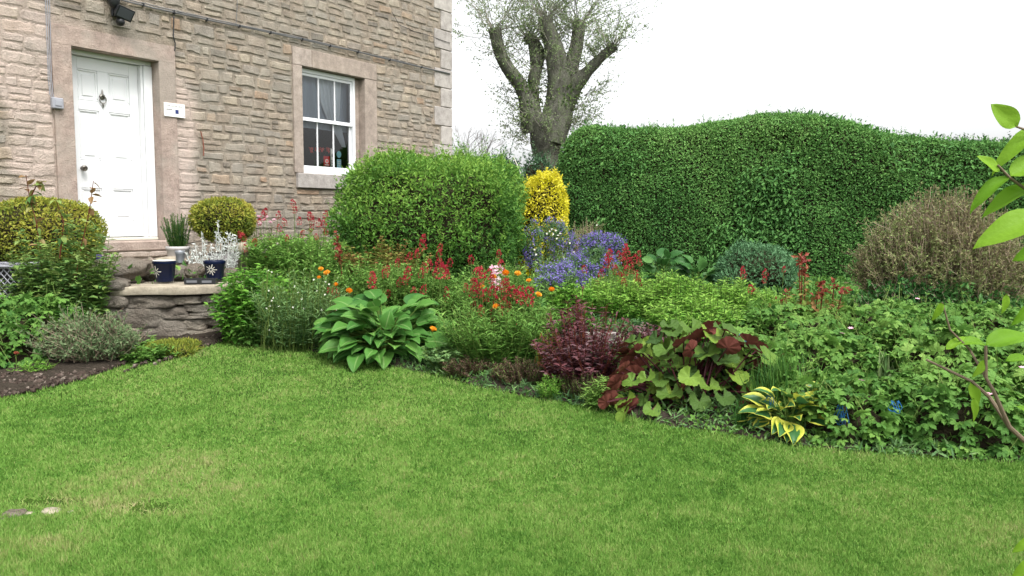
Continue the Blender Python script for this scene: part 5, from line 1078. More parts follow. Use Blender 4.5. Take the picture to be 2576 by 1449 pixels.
# ---- blue / purple flower masses
def bluebush(lab, blobs, n, size=.022, mt='blue'):
    c0, r0, z0 = bx(*blobs[0]); o = thing('blue_flower_bush', (c0[0], c0[1], float(hgt(c0[0], c0[1]))), lab, 'flowering shrub', 'blue flowered bushes'); g = Geo(); gf = Geo()
    for i, bb in enumerate(blobs):
        c, rx, rz = bx(*bb); v, f = hull(c, (rx, rx*.7, rz), 2.1, .38, 3., seed=i+40+int(bb[0])); leaves_on(g, v, f, int(n*.6), NAR, .05, .12, cbase=.4)
        P, N = sample(v, f, n//5); P = P[(fbm(P, 8., 3, 2) > -.02)]
        for j in range(5): q = P+RNG.normal(0, .022, P.shape)+np.array([0, -.02, .01]); k = len(q); gf.scatter(DIAW, q, rv(k)+UP*.3, rv(k)+UP, size, np.clip(.45+RNG.normal(0, .25, k), 0, 1))
        gs_ = Geo()
    g.build('foliage', LM['grey'], o); gf.build('blossom', LM[mt], o)
    gs_ = Geo()
    for i, bb in enumerate(blobs):
        c, rx, rz = bx(*bb)
        for k in range(14): p = c+np.array([RNG.uniform(-rx, rx)*.7, RNG.uniform(-.1, .1), 0]); gs_.tube([np.array([c[0]+(p[0]-c[0])*.4, c[1], float(hgt(c[0], c[1]))]), p], .004, .002, sides=3, cap=False)
    gs_.build('stems', LM['stem'], o)
bluebush('tall blue violet flowering bush between hedge and red heads', [(1470, 1565, 592, 640, 8.8), (1445, 1545, 625, 690, 8.6), (1410, 1500, 655, 700, 8.4)], 2600)
bluebush('lower blue violet flowering bush behind the orange poppies', [(1365, 1450, 668, 715, 7.8), (1400, 1490, 690, 730, 7.6), (1350, 1400, 700, 740, 7.5)], 1500)
bluebush('narrow violet flowering bush at right edge of rounded shrub', [(1318, 1365, 566, 660, 9.6), (1360, 1415, 556, 620, 9.9), (1385, 1440, 575, 660, 9.8)], 1500)
simple('pink_flowered_plant', 'small plant with white pink flowers below the golden shrub', 'flowering plant', (1355, 1410, 578, 650, 9.9), LM['grey'], 40, LANN, .05, 18)
o_ = bpy.data.objects[-1] if False else None
o = thing('white_daisies', at(1380, 650, 9.7)*np.array([1, 1, 0])+np.array([0, 0, .55]), 'scattered small white blooms below the golden shrub', 'flowering plant'); g = Geo(); gs = Geo()
for x, y in ((1383, 582), (1398, 580), (1392, 590), (1410, 587), (1376, 588), (1401, 600), (1345, 628), (1348, 640), (1443, 634), (1417, 648), (1433, 612), (1502, 567), (1350, 660), (1475, 650), (1388, 577), (1404, 592)):
    p = at(x, y, 9.3); g = Geo(); blossom(g, p, .017, 7, cc=.4); g.build('flower', LM['whitep'], o); gs.tube([p*np.array([1, 1, 0])+UP*.55, p], .003, sides=3, cap=False)
gs.build('stems', LM['stem'], o)
simple('wispy_perennial', 'wispy grey green clump in front of brown twiggy bush', 'plant', (1355, 1510, 625, 730, 8.9), LM['grey'], 110, NAR, .06, 26, depth=.4, lup=1., cb=.45)
b, rx, rz = bx(1790, 1990, 632, 760, 9.3, .5)
bush('blue_green_bush', 'blue green fine leaved bush in front of the hedge', 'shrub', b, (rx, .5, rz), leafmat('bluegreen', [(.045, .11, .05), (.09, .20, .09), (.15, .29, .14)], .6, .3), 9000, .05, LAN, e=2., amp=.3, seed=12, depth=.15, up=.6, shoots=50, shoot_len=.1)

# ---- twiggy shrubs
def twiggy(name, label, x0, x1, y0, y1, Y, n, mt, ry=.8, leafn=9, ls=.022, dark=None, wood=None, sub=3, zb=None):
    b, rx, h = plantbox(x0, x1, y0, y1, Y, zb); o = thing(name, b, label, 'shrub'); g = Geo(); gl = Geo(); PP, AA = [], []
    for i in range(n):
        a = RNG.random()*2*PI; r = RNG.random()**.6; tip = b+np.array([math.cos(a)*rx*r, math.sin(a)*rx*ry*r, h*(math.sqrt(max(0, 1-.75*r*r)))*RNG.uniform(.62, 1.03)])
        b0 = b+np.array([math.cos(a), math.sin(a), 0])*rx*.22*r; s = np.linspace(0, 1, 6)[:, None]; bend = np.array([math.cos(a)*rx*.22*r, math.sin(a)*rx*.22*r, 0]); pts = b0+(tip-b0)*s+bend*np.sin(s*PI)*.9; pts[1:5] += RNG.normal(0, .012, (4, 3))
        c = RNG.random(); g.tube(pts, .0055, .0018, sides=3, c=c, cap=False)
        for k in range(sub):
            q = RNG.uniform(.35, .95); p = np.array([np.interp(q, s[:, 0], pts[:, d]) for d in range(3)]); d = unit(rv(1)[0]*.7+UP*.8+np.array([math.cos(a), math.sin(a), 0])*.4)*RNG.uniform(.08, .22); g.tube([p, p+d*.5+rv(1)[0]*.01, p+d], .0022, .0012, sides=3, c=c, cap=False)
            PP.append(p+d*RNG.random((leafn//2, 1))); AA.append(np.repeat(d[None], leafn//2, 0))
        q = .3+.7*RNG.random(leafn); PP.append(np.stack([np.interp(q, s[:, 0], pts[:, d]) for d in range(3)], -1)); AA.append(np.repeat((tip-b0)[None], leafn, 0))
    g.build('branches', wood or LM['twigwood'], o); P = np.concatenate(PP); k = len(P); A = unit(np.concatenate(AA))*.6+rv(k)*.8
    gl.scatter(DIA, P, A, rv(k)+UP, ls*RNG.uniform(.6, 1.3, k), np.clip(.45+.25*fbm(P, 2.5, 9, 2)+RNG.normal(0, .18, k), 0, 1)); gl.build('leaves', mt, o); return o
LM['twigwood'] = leafmat('twig_wood', [(.14, .10, .07), (.24, .18, .13), (.33, .27, .20)], .8, .0)
twiggy('twiggy_shrub', 'large brown twiggy shrub in front of the hedge at right', 2150, 2600, 470, 800, 7.4, 1250, LM['twigleaf'], ry=.75, leafn=22, ls=.03, zb=.5)
twiggy('twiggy_shrub', 'small brown twiggy bush behind the blue flowers', 1415, 1535, 548, 690, 10.3, 220, LM['twigleaf'], leafn=12, ls=.028)
twiggy('lavender_bush', 'sparse grey brown woody lavender in the left bed', 105, 340, 800, 935, 6.1, 260, LM['lav'], leafn=16, ls=.032, ry=.6, zb=.31)
twiggy('dark_underbrush', 'dark tangled stems under the brown twiggy shrub', 2150, 2560, 700, 800, 7.0, 260, LM['broadleaf'], leafn=16, ls=.05, ry=.3, zb=.5)

# ---- red stemmed rose
b = np.array([at(2040, 850, 6.2)[0], 6.2, .5]); o = thing('red_stemmed_rose', b, 'rose with dark red stems and coppery red young leaves', 'shrub'); g = Geo(); gr = Geo(); gl = Geo()
for x, y, r in ((2018, 655, 1.2), (2010, 650, .9), (2066, 715, 1.2), (2070, 735, 1.), (2098, 715, .8), (2058, 740, .9), (1976, 740, .6), (2120, 735, .8), (1965, 760, .5), (2025, 680, .8)):
    p = at(x, y, 6.2+random.uniform(-.15, .15)); b0 = b+np.array([(p[0]-b[0])*.75, 0, 0]); g.tube([b0, (b0+p)/2+np.array([random.uniform(-.02, .02), 0, 0]), p], .006, .004, sides=4)
    k = int(16*r); gr.scatter(DIAW, p+RNG.normal(0, .018, (k, 3)), rv(k)+np.array([0, -.2, .2]), rv(k)+UP, .045, RNG.random(k))
    k = 34; s = RNG.random(k)*.75; gl.scatter(DIAW, b0+(p-b0)*s[:, None]+RNG.normal(0, .05, (k, 3)), rv(k)+UP*.2, rv(k)*.6+UP, .055, np.clip(.15+s*.8+RNG.normal(0, .12, k), 0, 1))
g.build('stems', LM['redstem'], o); gr.build('young_leaves', LM['rosy'], o); gl.build('leaves', LM['rose'], o)
b2 = thing('red_valerian', at(1900, 760, 6.8)*np.array([1, 1, 0])+UP*.5, 'scattered rusty red heads above the right of lime row', 'flowering plant', 'red valerian clumps'); gs = Geo()
reds(b2, gs, [(1868, 680, .9), (1870, 692, .9), (1923, 705, 1.), (1925, 690, .9), (1888, 727, .9), (1895, 735, .7), (1972, 678, .7)], 6.8, .5, 1.1); gs.build('stems', LM['stem'], b2)

# ---- geranium mass, right
PT = [palmate(5, k, .32+.05*k) for k in range(4)]
def geranium(cx, cy, r, h, n, lab, size=.085, dense=1.):
    zb_ = float(hgt(cx, cy)); o = thing('cranesbill', (cx, cy, zb_), lab, 'plant', 'cranesbill clumps'); g = Geo(); gs = Geo()
    v, f = hull((cx, cy, zb_), (r, r*.85, h), 2.2, .22, 2.2, seed=int(cx*31+cy*17) % 97); n = int(n*1.35); P, N = sample(v, f, n*2); k = P[:, 2] > zb_+.02; P, N = P[k][:n], N[k][:n]; k = len(P)
    P = P-N*(RNG.random(k)**1.4*.16)[:, None]; P[:, 2] = np.maximum(P[:, 2], zb_+.03)
    c = .42+.2*fbm(P, 3., 8, 2)+RNG.normal(0, .14, k)+.15*(P[:, 2]-zb_)/h; NN = unit(N*.55+UP*.9+rv(k)*.45); A = unit(N*np.array([1, 1, .2])+rv(k)*.8); ix = RNG.integers(0, 4, k)
    for j in range(4): q = ix == j; g.scatter(PT[j], P[q], A[q], NN[q], size*RNG.uniform(.55, 1.2, q.sum()), np.clip(c[q], 0, 1))
    for i in range(0, k, 3):
        p = P[i]; q = np.array([cx+(p[0]-cx)*.3, cy+(p[1]-cy)*.3, zb_]); gs.tube([q, (p+q)/2+UP*.03, p], .003, .0018, sides=3, cap=False, c=RNG.random())
    for i in range(int(n/14)):
        p = P[RNG.integers(k)]; d = unit(UP+rv(1)[0]*.7)*RNG.uniform(.05, .18); gs.tube([p, p+d*.6, p+d+rv(1)[0]*.01], .0025, .0015, sides=3, cap=False, c=.9+0*RNG.random()); g.scatter(LANN, np.repeat((p+d)[None], 4, 0), rv(4)+UP, rv(4), .03, .8)
    g.build('foliage', LM['geran'], o); gs.build('stems', LM['stem'], o)
    Geo().add(np.array([cx, cy, zb_])+(v-np.array([cx, cy, zb_]))*.72, f, .5).build('shade_hull', M['coreshade'], o, smooth=True); return o  # added dark hull, shade among the stems painted as its colour
gl_ = [(1.98, 4.50, .38, .36, 620, 'cranesbill clump beside the blue twine at the lawn edge'), (2.60, 4.42, .45, .42, 900, 'cranesbill clump at lawn edge, middle of the right border'), (3.20, 4.36, .5, .44, 950, 'cranesbill clump at the right border under the hanging twigs'), (3.9, 4.36, .5, .44, 500, 'cranesbill clump at far right end of the border'),
       (2.1, 5.25, .5, .46, 900, 'cranesbill clump behind the arching strap leaves'), (1.62, 5.25, .26, .36, 260, 'small cranesbill clump behind the arching strap leaves, nearest ligularia'), (2.85, 5.2, .55, .5, 1000, 'cranesbill clump in second row left of bare twig'), (3.6, 5.2, .55, .5, 800, 'cranesbill clump in second row behind leafy foreground branch'),
       (2.15, 6.1, .5, .30, 700, 'cranesbill clump at the foot of the red stemmed rose'), (2.95, 6.15, .6, .30, 900, 'cranesbill clump in front of brown twiggy shrub, left'), (3.8, 6.15, .6, .32, 800, 'cranesbill clump in front of brown twiggy shrub, right'), (1.75, 5.65, .38, .36, 500, 'cranesbill clump between ligularia and red stemmed rose')]
GO = [geranium(*q) for q in gl_]
for x, y, Y, k in ((2140, 826, 5.0, 4), (2119, 839, 4.95, 4), (2167, 957, 4.3, 1), (2482, 990, 4.0, 2), (2458, 983, 4.0, 2), (2572, 925, 4.1, 2), (2308, 752, 5.9, 8), (2495, 992, 4.0, 2)): head('daisy', GO[k], at(x, y, Y), 'pink', 1.3, name='flower')
# grass-like wisps in the border
simple('leafy_perennial', 'dark green clump between lime row and ligularia at right', 'plant', (1900, 2050, 830, 930, 5.6, .3), LM['geran'], 80, LANW, .07, 20, depth=.2, lup=.3, cb=.35)

# ---- ground cover between the plants
def cover():
    g = Geo(); n = 90000; x = RNG.uniform(-2.6, 5, n); e = yedge(x); w_ = ywall(x); y = e+.06+(w_+.6-e)*RNG.random(n)**1.3; z = hgt(x, y)
    P = np.stack([x, y, z], -1); hh = .012+.12*np.clip((y-e-.05)/.4, .0, 1)*(.6+.5*noise(P, 3., 4)); kp = (RNG.random(n) < np.clip((y-e)/.35, .25, 1)*.9) & ~((x > .75) & (x < 1.85) & (y < 4.95) & (RNG.random(n) < .25)); P, hh, x, y, e = P[kp], hh[kp], x[kp], y[kp], e[kp]; n = len(P); P[:, 2] += hh*RNG.random(n)**.6
    A = rv(n)+UP*.6+np.array([0, -.3, 0]); c = .4+.25*fbm(P, 1.7, 14, 2)+RNG.normal(0, .15, n); sp = noise(P*np.array([1, 1, 0]), 2.2, 33)+RNG.normal(0, .15, n)
    for m_, lo, hi, tp, sz in ((0, -9, -.2, LANW, .04), (1, -.2, .35, LANN, .06), (2, .35, 9, DIAW, .032)):
        q = (sp > lo) & (sp <= hi); g.scatter(tp, P[q], A[q], UP+rv(q.sum())*.7, sz*RNG.uniform(.6, 1.3, q.sum()), np.clip(c[q], 0, 1), m=m_)
    tag(g.build('ground_cover', [LM['green'], LM['grey'], LM['geran']]), 'mixed low ground cover filling the border between the plants', 'ground cover', kind='stuff')
    g = Geo(); n = 60000; x = RNG.uniform(-6, 6, n); y = ywall(x)+.15+RNG.random(n)**1.3*6; P = np.stack([x, y, tlevel(x)], -1); P[:, 2] += RNG.random(n)*.22*(.5+.5*noise(P, 1.5, 4)); k = (x > -1.9) | (RNG.random(n) < .1); P = P[k]; n = len(P)
    g.scatter(LANW, P, rv(n)+UP*.7, UP+rv(n)*.7, .07*RNG.uniform(.6, 1.3, n), np.clip(.35+.25*fbm(P, 1.1, 15, 2)+RNG.normal(0, .15, n), 0, 1)); tag(g.build('ground_cover', LM['green']), 'low greenery covering the raised bed behind the flowers', 'ground cover', kind='stuff')
cover()
# ---- twine
def twine(x0, x1, y0, y1, Y, lab, n=7, seed=0):
    rs = random.Random(seed); a, b = at(x0, y1, Y), at(x1, y0, Y); o = thing('blue_twine', (a+b)/2, lab, 'twine'); g = Geo()
    for k in range(n):
        c = np.array([rs.uniform(a[0], b[0]), Y+rs.uniform(-.02, .02), b[2]]); w_ = rs.uniform(.25, .6)*(b[0]-a[0]); hh = (b[2]-a[2])*rs.uniform(.6, 1); th = np.linspace(0, 2*PI, 16)
        g.tube(np.stack([c[0]+w_*.5*np.sin(th), c[1]+.02*np.sin(th*2), c[2]-hh*.5+hh*.5*np.cos(th)], -1), .0018, sides=4, cap=False)
    g.build('strands', M['twine'], o)
twine(2104, 2132, 1020, 1080, 4.3, 'hanging loops of blue twine tied right of the yellow margined hosta', 8, 1)
twine(1918, 1945, 990, 1030, 4.5, 'blue twine strands between ligularia and yellow margined hosta', 4, 2)
twine(2235, 2265, 1008, 1040, 4.25, 'dark blue scrap of twine deep in the cranesbill', 4, 3)
twine(1858, 1888, 840, 870, 5.3, 'thin blue twine behind top right of the ligularia', 3, 4)

# ---- left bed
simple('rose_bush', 'tall rose bush in front of the left box ball', 'shrub', (60, 262, 525, 870, 6.75, .42), LM['roseL'], 85, DIAW, .085, 60, depth=.3, lup=.15, cb=.35, topc=.2, hv=.6, cn=.3, l0=.12)
b = np.array([at(110, 800, 6.6)[0], 6.6, .45]); o = thing('rose_shoots', b, 'long thin rose shoots rising above the left box ball', 'shrub'); g = Geo(); gl = Geo()
for pts in ([(105, 660), (92, 560), (75, 500), (65, 440)], [(190, 700), (205, 620), (225, 530), (235, 455)], [(75, 500), (90, 470), (110, 455)], [(150, 650), (160, 560), (140, 500)]):
    P = np.array([at(x, y, 6.65) for x, y in pts]); P = np.vstack([b[None]*np.array([1, 1, 0])+np.array([0, 0, .7]), P]) if len(pts) == 4 else P; g.tube(P, .006, .003, sides=5)
    for i in range(1, len(P)):
        k = 7; s = RNG.random(k); gl.scatter(LANW, P[i-1]+(P[i]-P[i-1])*s[:, None], rv(k)+np.array([.2, 0, -.1]), rv(k)*.4+UP, .085, np.clip(.3+.25*i+RNG.normal(0, .2, k), 0, 1))
g.build('stems', LM['redstem'], o); gl.build('leaves', LM['roseL'], o)
for (cx, cy, r, h, n, lab) in ((-4.0, 6.25, .5, .50, 1000, 'lush green cranesbill under the lattice planter'), (-3.75, 6.45, .35, .32, 350, 'green cranesbill clump behind the woody lavender')): geranium(cx, cy, r, h, n, lab, .08)
simple('leafy_perennial', 'green weeds filling the left bed between lavender and mossy grass', 'plant', (300, 420, 860, 935, 6.2, .31), LM['geran'], 60, LANW, .055, 16, depth=.18, lup=.3, cb=.5, hv=.6)
simple('leafy_perennial', 'fresh green weeds at the foot of retaining wall', 'plant', (262, 375, 835, 920, 6.45, .32), LM['geran'], 60, LANW, .055, 16, depth=.18, lup=.3, cb=.5, hv=.6)
simple('low_fresh_plant', 'bright fern like tuft right of the woody lavender', 'plant', (235, 300, 795, 880, 6.6, .33), LM['lime'], 24, LANN, .06, 16, depth=.1, lup=.5, cb=.4)
simple('low_fresh_plant', 'small yellowing plant on bare soil at far left', 'plant', (55, 135, 905, 985, 5.75, .295), LM['lime'], 24, LANN, .05, 10, depth=.08, lup=.6, cb=.6, hv=.5)
simple('low_fresh_plant', 'tiny green seedlings on the left bed soil edge', 'plant', (0, 40, 955, 990, 5.75, .295), LM['lime'], 12, DIAW, .03, 8, depth=.05, lup=.6, cb=.6, hv=.5)
bush('moss_mound', 'low olive mossy grass mound at the base of stone wall', 'plant', np.array([at(425, 890, 6.45)[0], 6.48, .335]), (.24, .24, .075), LM['box'], 5000, .035, NAR, seed=9, depth=.04, up=.8, cbase=.4)
b = at(250, 648, 6.7); o = thing('bluebell', b*np.array([1, 1, 0])+UP*.8, 'single small violet blue flower at edge of rose bush', 'flower'); g = Geo(); blossom(g, b, .035, 16); g.build('flower', LM['blue'], o); g = Geo(); g.tube([b*np.array([1, 1, 0])+UP*.8, b], .003, sides=4); g.build('stem', LM['stem'], o)
b = at(40, 893, 5.75); o = thing('orange_poppy', b*np.array([1, 1, 0])+UP*.29, 'red orange bloom low in the left bed', 'poppy', 'orange poppies'); head('poppy', o, b, 'rosy', .7, name='flower'); g = Geo(); g.tube([b*np.array([1, 1, 0])+UP*.29, b], .003, sides=4); g.build('stem', LM['stem'], o)
# loose clods on the bare soil of the left bed
def clods():
    g = Geo(); n = 5000; x = RNG.uniform(-6, -2.2, n); e = yedge(x); y = e+.005+RNG.random(n)**1.2*.9; k = y < ywall(x)-.02; x, y = x[k], y[k]; n = len(x)
    tp = T([(.5, 0, 0), (0, .5, .1), (-.5, 0, 0), (0, -.4, 0), (.1, 0, .45), (-.1, .1, -.4)], [(0, 1, 4), (1, 2, 4), (2, 3, 4), (3, 0, 4), (1, 0, 5), (2, 1, 5), (3, 2, 5), (0, 3, 5)])
    g.scatter(tp, np.stack([x, y, hlawn(y)+.022], -1), rv(n), rv(n), .045*RNG.random(n)**2+.008, RNG.random(n)); m, t = mat('clod'); finish(t, ramp(t, attr(t, 'c'), [(0, (.03, .022, .018)), (.6, (.07, .052, .042)), (.9, (.12, .095, .08)), (1, (.2, .17, .14))]), .95, .1)
    tag(g.build('soil_clods', m), 'loose brown soil clods on the left bed', 'soil', kind='stuff')
clods()
# stones in the lawn
for i, (x, y, w_, mt, lab) in enumerate(((35, 1296, 60, 'rock', 'flat brown stone sunk in the lawn at far left'), (128, 1290, 48, 'slab', 'pale cream stone sunk in the lawn'), (178, 1292, 20, 'slab', 'small tan stone right of the cream stone'), (75, 1295, 26, 'slab', 'pinkish stone between the brown and cream stones'), (5, 1310, 24, 'rock', 'reddish stone at the left frame edge'))):
    p = on_lawn(x, y); g = Geo(); r = w_/2*p[1]/F; rockgeo(g, (0, 0, 0), r, r*.8, r*.35, 60+i, .2, .8, 0, 3); o = g.build('lawn_stone', M[mt], smooth=True); o.location = tuple(p+UP*.006); tag(o, lab, 'stone', 'stones in the lawn')

# ---- pollarded tree
def tree():
    Y = 21.; b = at(1375, 560, Y); b[2] = .4; o = thing('pollarded_tree', b, 'pollarded tree with thick cut limbs and a haze of thin shoots', 'tree'); s_ = Y/F
    m, t = mat('tree_bark'); n1 = tex(t, 6, 6, .7, sc=(1, 1, .35)); n2 = tex(t, 30, 4); c = ramp(t, n1.outputs[0], [(.3, (.07, .07, .055)), (.5, (.125, .125, .10)), (.7, (.11, .14, .07))]); finish(t, c, .95, .1, bump(t, n1.outputs[0], .12)); BM = m
    g = Geo(); limbs = [([(1384, 640), (1382, 430), (1378, 395), (1372, 350), (1372, 315), (1376, 290)], [40, 34, 36, 44, 48, 40], 0), ([(1345, 330), (1332, 280), (1322, 240), (1304, 205), (1280, 175), (1262, 145), (1250, 110), (1242, 70)], [34, 26, 20, 18, 18, 17, 17, 16], -.3),
        ([(1340, 320), (1338, 270), (1340, 215), (1350, 170), (1352, 132), (1340, 104), (1322, 96)], [30, 23, 17, 17, 20, 15, 10], .3), ([(1388, 360), (1400, 310), (1404, 260), (1408, 210), (1400, 150), (1390, 105), (1374, 66), (1372, 44)], [44, 42, 36, 34, 28, 24, 21, 20], 0),
        ([(1412, 250), (1432, 200), (1444, 150), (1452, 110), (1457, 58)], [28, 24, 20, 19, 18], .4), ([(1418, 265), (1446, 215), (1480, 176), (1515, 142), (1548, 114)], [30, 21, 16, 14, 13], -.3)]
    tips = []
    for pts, rad, dy in limbs:
        n = len(pts); P = np.array([at(x, y, Y+dy*i/n*2) for i, (x, y) in enumerate(pts)]); u = np.linspace(0, n-1, n*5); Q = np.stack([np.interp(u, range(n), P[:, d]) for d in range(3)], -1); R = np.interp(u, range(n), rad)*s_*.9
        Q[1:-1] = (Q[:-2]+Q[1:-1]*2+Q[2:])/4; n0 = len(g.V); g.tube(Q, R, sides=18)
        v = g.V[n0]; cen = np.repeat(Q, 18, 0); g.V[n0] = (cen+(v-cen)*(1+.16*fbm(v, 1.6, 5, 3)+.07*noise(v*np.array([1, 1, .3]), 7., 4))[:, None]).astype(np.float32); tips.append((Q, R))
    g.build('trunk', BM, o, smooth=True)
    gt = Geo(); PP = []
    def shoot(p, d, L, r=.012):
        s = np.linspace(0, 1, 7)[:, None]; q = p+d*L*s+np.array([d[0]*.2, d[1]*.2, .25])*L*s**2*.6; q[1:] += RNG.normal(0, .03, (6, 3)); gt.tube(q, r, .004, sides=3, cap=False, c=RNG.random())
        for _ in range(3): k = RNG.integers(2, 6); e = unit(d+rv(1)[0]*.8)*RNG.uniform(.2, .6)*min(L, 1.2); gt.tube([q[k], q[k]+e], .005, .003, sides=3, cap=False); PP.append(q[k]+e*RNG.random((5, 1)))
        k = int(9*L); PP.append(q[RNG.integers(2, 7, k)]+RNG.normal(0, .07, (k, 3)))
    for i, (Q, R) in enumerate(tips):
        if i == 0:
            for k in range(50):
                j = RNG.integers(len(Q)//3, len(Q)); a = RNG.random()*2*PI; shoot(Q[j]+np.array([math.cos(a), math.sin(a), 0])*R[j], unit(np.array([math.cos(a), math.sin(a), .6])), RNG.uniform(.3, .9), .008)
            continue
        for k in range(58):
            j = int(len(Q)*(1-RNG.random()**2.6*.8))-1; a = RNG.random()*2*PI; d = unit(np.array([math.cos(a)*.75, math.sin(a)*.75, RNG.uniform(.1, 1.1)])); shoot(Q[j]+d*R[j]*.8, d, RNG.uniform(.5, 1.5)*(1.3 if j > len(Q)*.8 else .8)*(.62 if i == 5 else 1), .012)
    # low side sprays
    for x, y, sx in ((1480, 250, 1), (1470, 290, 1), (1460, 330, 1), (1500, 220, 1), (1440, 310, 1), (1300, 260, -1), (1310, 310, -1), (1300, 340, -1)):
        for k in range(5): p = at(x-30*sx, y+20, Y+RNG.normal(0, .3)); shoot(p, unit(np.array([sx*.8, RNG.normal(0, .4), .45+RNG.normal(0, .3)])), RNG.uniform(.4, 1.1), .009)
    gt.build('shoots', flat('tree_twigs', (.22, .21, .17), .9, .1), o)
    P = np.concatenate(PP); k = len(P); gl = Geo(); P = np.concatenate([P, P+RNG.normal(0, .12, P.shape)]); k = len(P)
    gl.scatter(DIA, P, rv(k), rv(k)+UP, RNG.uniform(.04, .085, k), RNG.random(k)); gl.build('crown', leafmat('young_tree_leaf', [(.12, .17, .08), (.20, .28, .12), (.30, .38, .18)], .6, .45), o)
    # ivy on the trunk
    gi = Geo()
    for Q, R in tips:
        kk = 900; j = RNG.integers(0, len(Q), kk); a = RNG.random(kk)*2*PI; d = np.stack([np.cos(a), np.sin(a), a*0], -1); q = Q[j]+d*(R[j]*1.04)[:, None]+RNG.normal(0, .05, (kk, 3)); mk = (fbm(q, 1.3, 7, 2) > .0)&((q[:, 2] < 5.2)); q, d = q[mk], d[mk]; gi.scatter(DIAW, q, rv(len(q))+UP*.3, d+rv(len(q))*.4, .09, RNG.random(len(q)))
    gi.build('sprouting_leaves', leafmat('trunk_leaf', [(.05, .09, .03), (.10, .16, .045), (.17, .23, .07)], .6, .3), o)
tree()
# small bare tree and greenery far behind
b = at(1160, 400, 24.); b[2] = .4; o = thing('bare_tree', b, 'small pale bare twigged tree beside the house corner', 'tree'); g = Geo()
def br(p, d, L, r, n):
    q = p+d*L; g.tube([p, (p+q)/2+RNG.normal(0, .03, 3), q], r, r*.7, sides=3, cap=False)
    if n: 
        for _ in range(3): br(q, unit(d+rv(1)[0]*.55+UP*.1), L*.72, r*.6, n-1)
br(b, UP, 1.3, .05, 5); g.build('branches', flat('pale_twigs', (.30, .27, .26), .9, .1), o)
for (x0, x1, y0, Y, lab, sd_) in ((1120, 1230, 378, 17., 'loose green growth showing above the rounded shrub at left', 71), (1215, 1320, 385, 17.5, 'loose green growth above the rounded shrub at right', 72), (1300, 1400, 395, 18.5, 'dark green bush at the foot of the pollarded tree', 73)):
    c, rx, rz = bx(x0, x1, y0+8, 700, Y, .4); bush('background_bush', lab, 'bush', c, (rx, .6, rz), LM['hedge2' if sd_ != 71 else 'grey'], 5000, .09, LAN, seed=sd_, amp=.2, depth=.3, shoots=40, shoot_len=.35, cbase=.6)
b = at(1300, 440, 12.); o = thing('garden_cane', b*np.array([1, 1, 0])+UP*.5, 'thin pale cane leaning above the rounded shrub', 'cane'); g = Geo(); g.tube([b, at(1310, 436, 12), at(1292, 395, 12.)], .008, sides=5); g.build('shaft', M['cream'], o)

# ---- foreground shrub reaching in from the right
LM['fore'] = leafmat('foreground_leaf', [(.09, .22, .015), (.15, .31, .02), (.22, .38, .035)], .5, .45, vein=.4)
b = np.array([1.55, 1.5, .07]); o = thing('foreground_shrub', b, 'shrub branch with large fresh leaves reaching in at right edge', 'shrub'); g = Geo(); FT = [broad(.24, .18, c_, 6, 10, .02, .8, seed=k) for k, c_ in enumerate((.3, .6, .9, 1.2))]
Yf = 1.3
STM = np.array([b, (1.35, 1.42, .7), (1.15, 1.35, 1.3), (1.0, 1.32, 1.72)])
def branch(pts, r0, r1):
    P = np.array([at(x, y, Y) for x, y, Y in pts])
    if pts[0][0] >= 2700: z = P[0, 2]-.05; P = np.vstack([[np.interp(z, STM[:, 2], STM[:, 0]), np.interp(z, STM[:, 2], STM[:, 1]), z], P])
    g.tube(P, r0, r1, sides=7, c=.5)
g.tube([b, (1.35, 1.42, .7), (1.15, 1.35, 1.3), (1.0, 1.32, 1.72)], .011, .006, sides=8)
branch([(2700, 520, 1.34), (2600, 490, 1.32), (2540, 447, 1.3), (2510, 415, 1.3)], .0035, .0018); branch([(2700, 350, 1.34), (2590, 330, 1.3), (2555, 318, 1.3)], .003, .0016); branch([(2700, 560, 1.34), (2620, 560, 1.32), (2576, 590, 1.3)], .003, .0016)
branch([(2720, 1240, 1.5), (2600, 1130, 1.55), (2540, 1075, 1.55), (2490, 1000, 1.6), (2445, 960, 1.6), (2330, 905, 1.65)], .007, .0025); branch([(2540, 1075, 1.55), (2500, 985, 1.55), (2480, 950, 1.55), (2480, 870, 1.55)], .0045, .003); branch([(2480, 950, 1.55), (2440, 880, 1.6), (2390, 830, 1.6), (2370, 760, 1.6)], .003, .0015)
g.build('branches', flat('young_bark', (.15, .11, .07), .7), o)
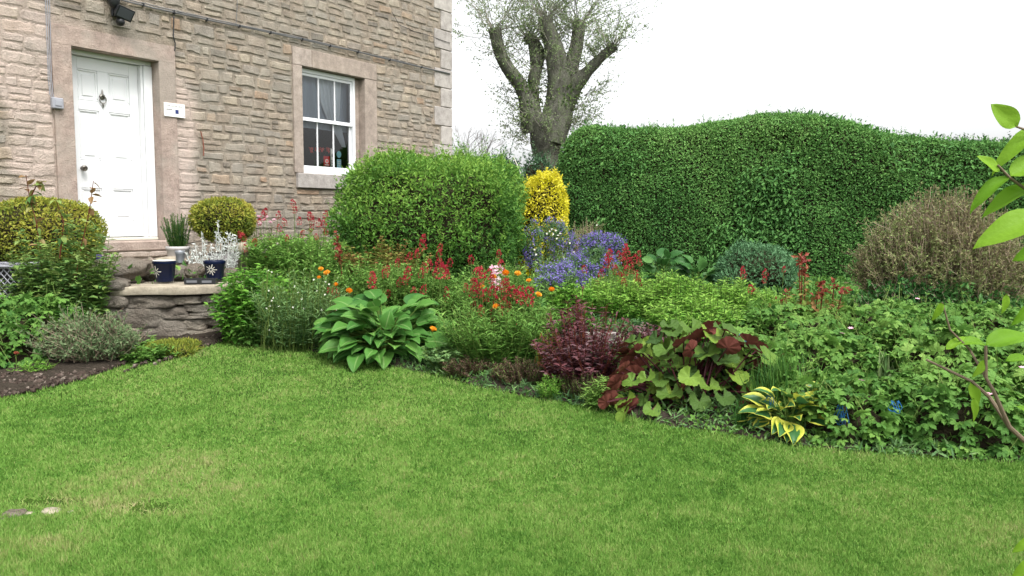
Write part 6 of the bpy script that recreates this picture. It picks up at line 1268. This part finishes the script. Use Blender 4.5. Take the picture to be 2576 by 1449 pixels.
def fleaf(x0, y0, x1, y1, Y, k=0, N=(0, -.7, .8), wid=1., dY=0.):
    wid *= .82
    p, q = at(x0, y0, Y), at(x1, y1, Y+dY); q = p+(q-p)*(.8 if Y > 1.45 else .95); gg = Geo(); gg.scatter(FT[k], p[None], (q-p)[None], np.array([N], float), np.linalg.norm(q-p)*1.08, RNG.uniform(.3, .9), wid=wid); gg.build('leaf', LM['fore'], o, smooth=True)
for q in ((2558, 318, 2500, 262, 1.3, 0, (-.5, -.8, .3), 1.7), (2640, 322, 2478, 388, 1.3, 2, (-.3, -.5, .9), .8), (2512, 432, 2466, 388, 1.3, 0, (.5, -.8, .2), 1.4), (2540, 447, 2424, 503, 1.3, 2, (-.3, -.5, .9), .85), (2542, 445, 2640, 370, 1.3, 1, (-.5, -.8, .5), 1.2), (2600, 468, 2468, 520, 1.32, 1, (-.2, -.6, .9), 1.0),
          (2640, 545, 2455, 590, 1.28, 1, (-.1, -.7, .8), 1.25), (2560, 440, 2650, 450, 1.3, 1, (0, -.6, .8), 1.2), (2620, 330, 2600, 400, 1.3, 0, (0, -.9, .4), 1.), (2700, 600, 2560, 640, 1.3, 1, (0, -.8, .5), 1.3), (2480, 872, 2380, 828, 1.6, 2, (0, -.4, .9), 1.), (2480, 870, 2630, 812, 1.55, 1, (0, -.6, .9), 1.1), (2478, 905, 2445, 960, 1.55, 0, (.2, -.9, .3), 1.2),
          (2530, 910, 2660, 880, 1.5, 2, (0, -.5, .9), .8), (2440, 960, 2470, 1040, 1.6, 0, (0, -.9, .2), 1.1), (2445, 1000, 2460, 1075, 1.58, 0, (.3, -.9, .2), 1.1), (2380, 880, 2440, 830, 1.6, 1, (0, -.6, .8), .9), (2370, 760, 2345, 820, 1.6, 1, (0, -.9, .4), .9), (2600, 760, 2540, 830, 1.5, 0, (0, -.9, .3), 1.), (2530, 740, 2525, 800, 1.5, 0, (.2, -.9, .2), 1.3),
          (2600, 1350, 2540, 1400, 1.5, 1, (0, -.8, .6), 1.), (2620, 1400, 2535, 1470, 1.5, 1, (0, -.8, .6), 1.1), (2620, 1050, 2560, 1010, 1.5, 1, (0, -.8, .6), 1.1)): fleaf(*q)
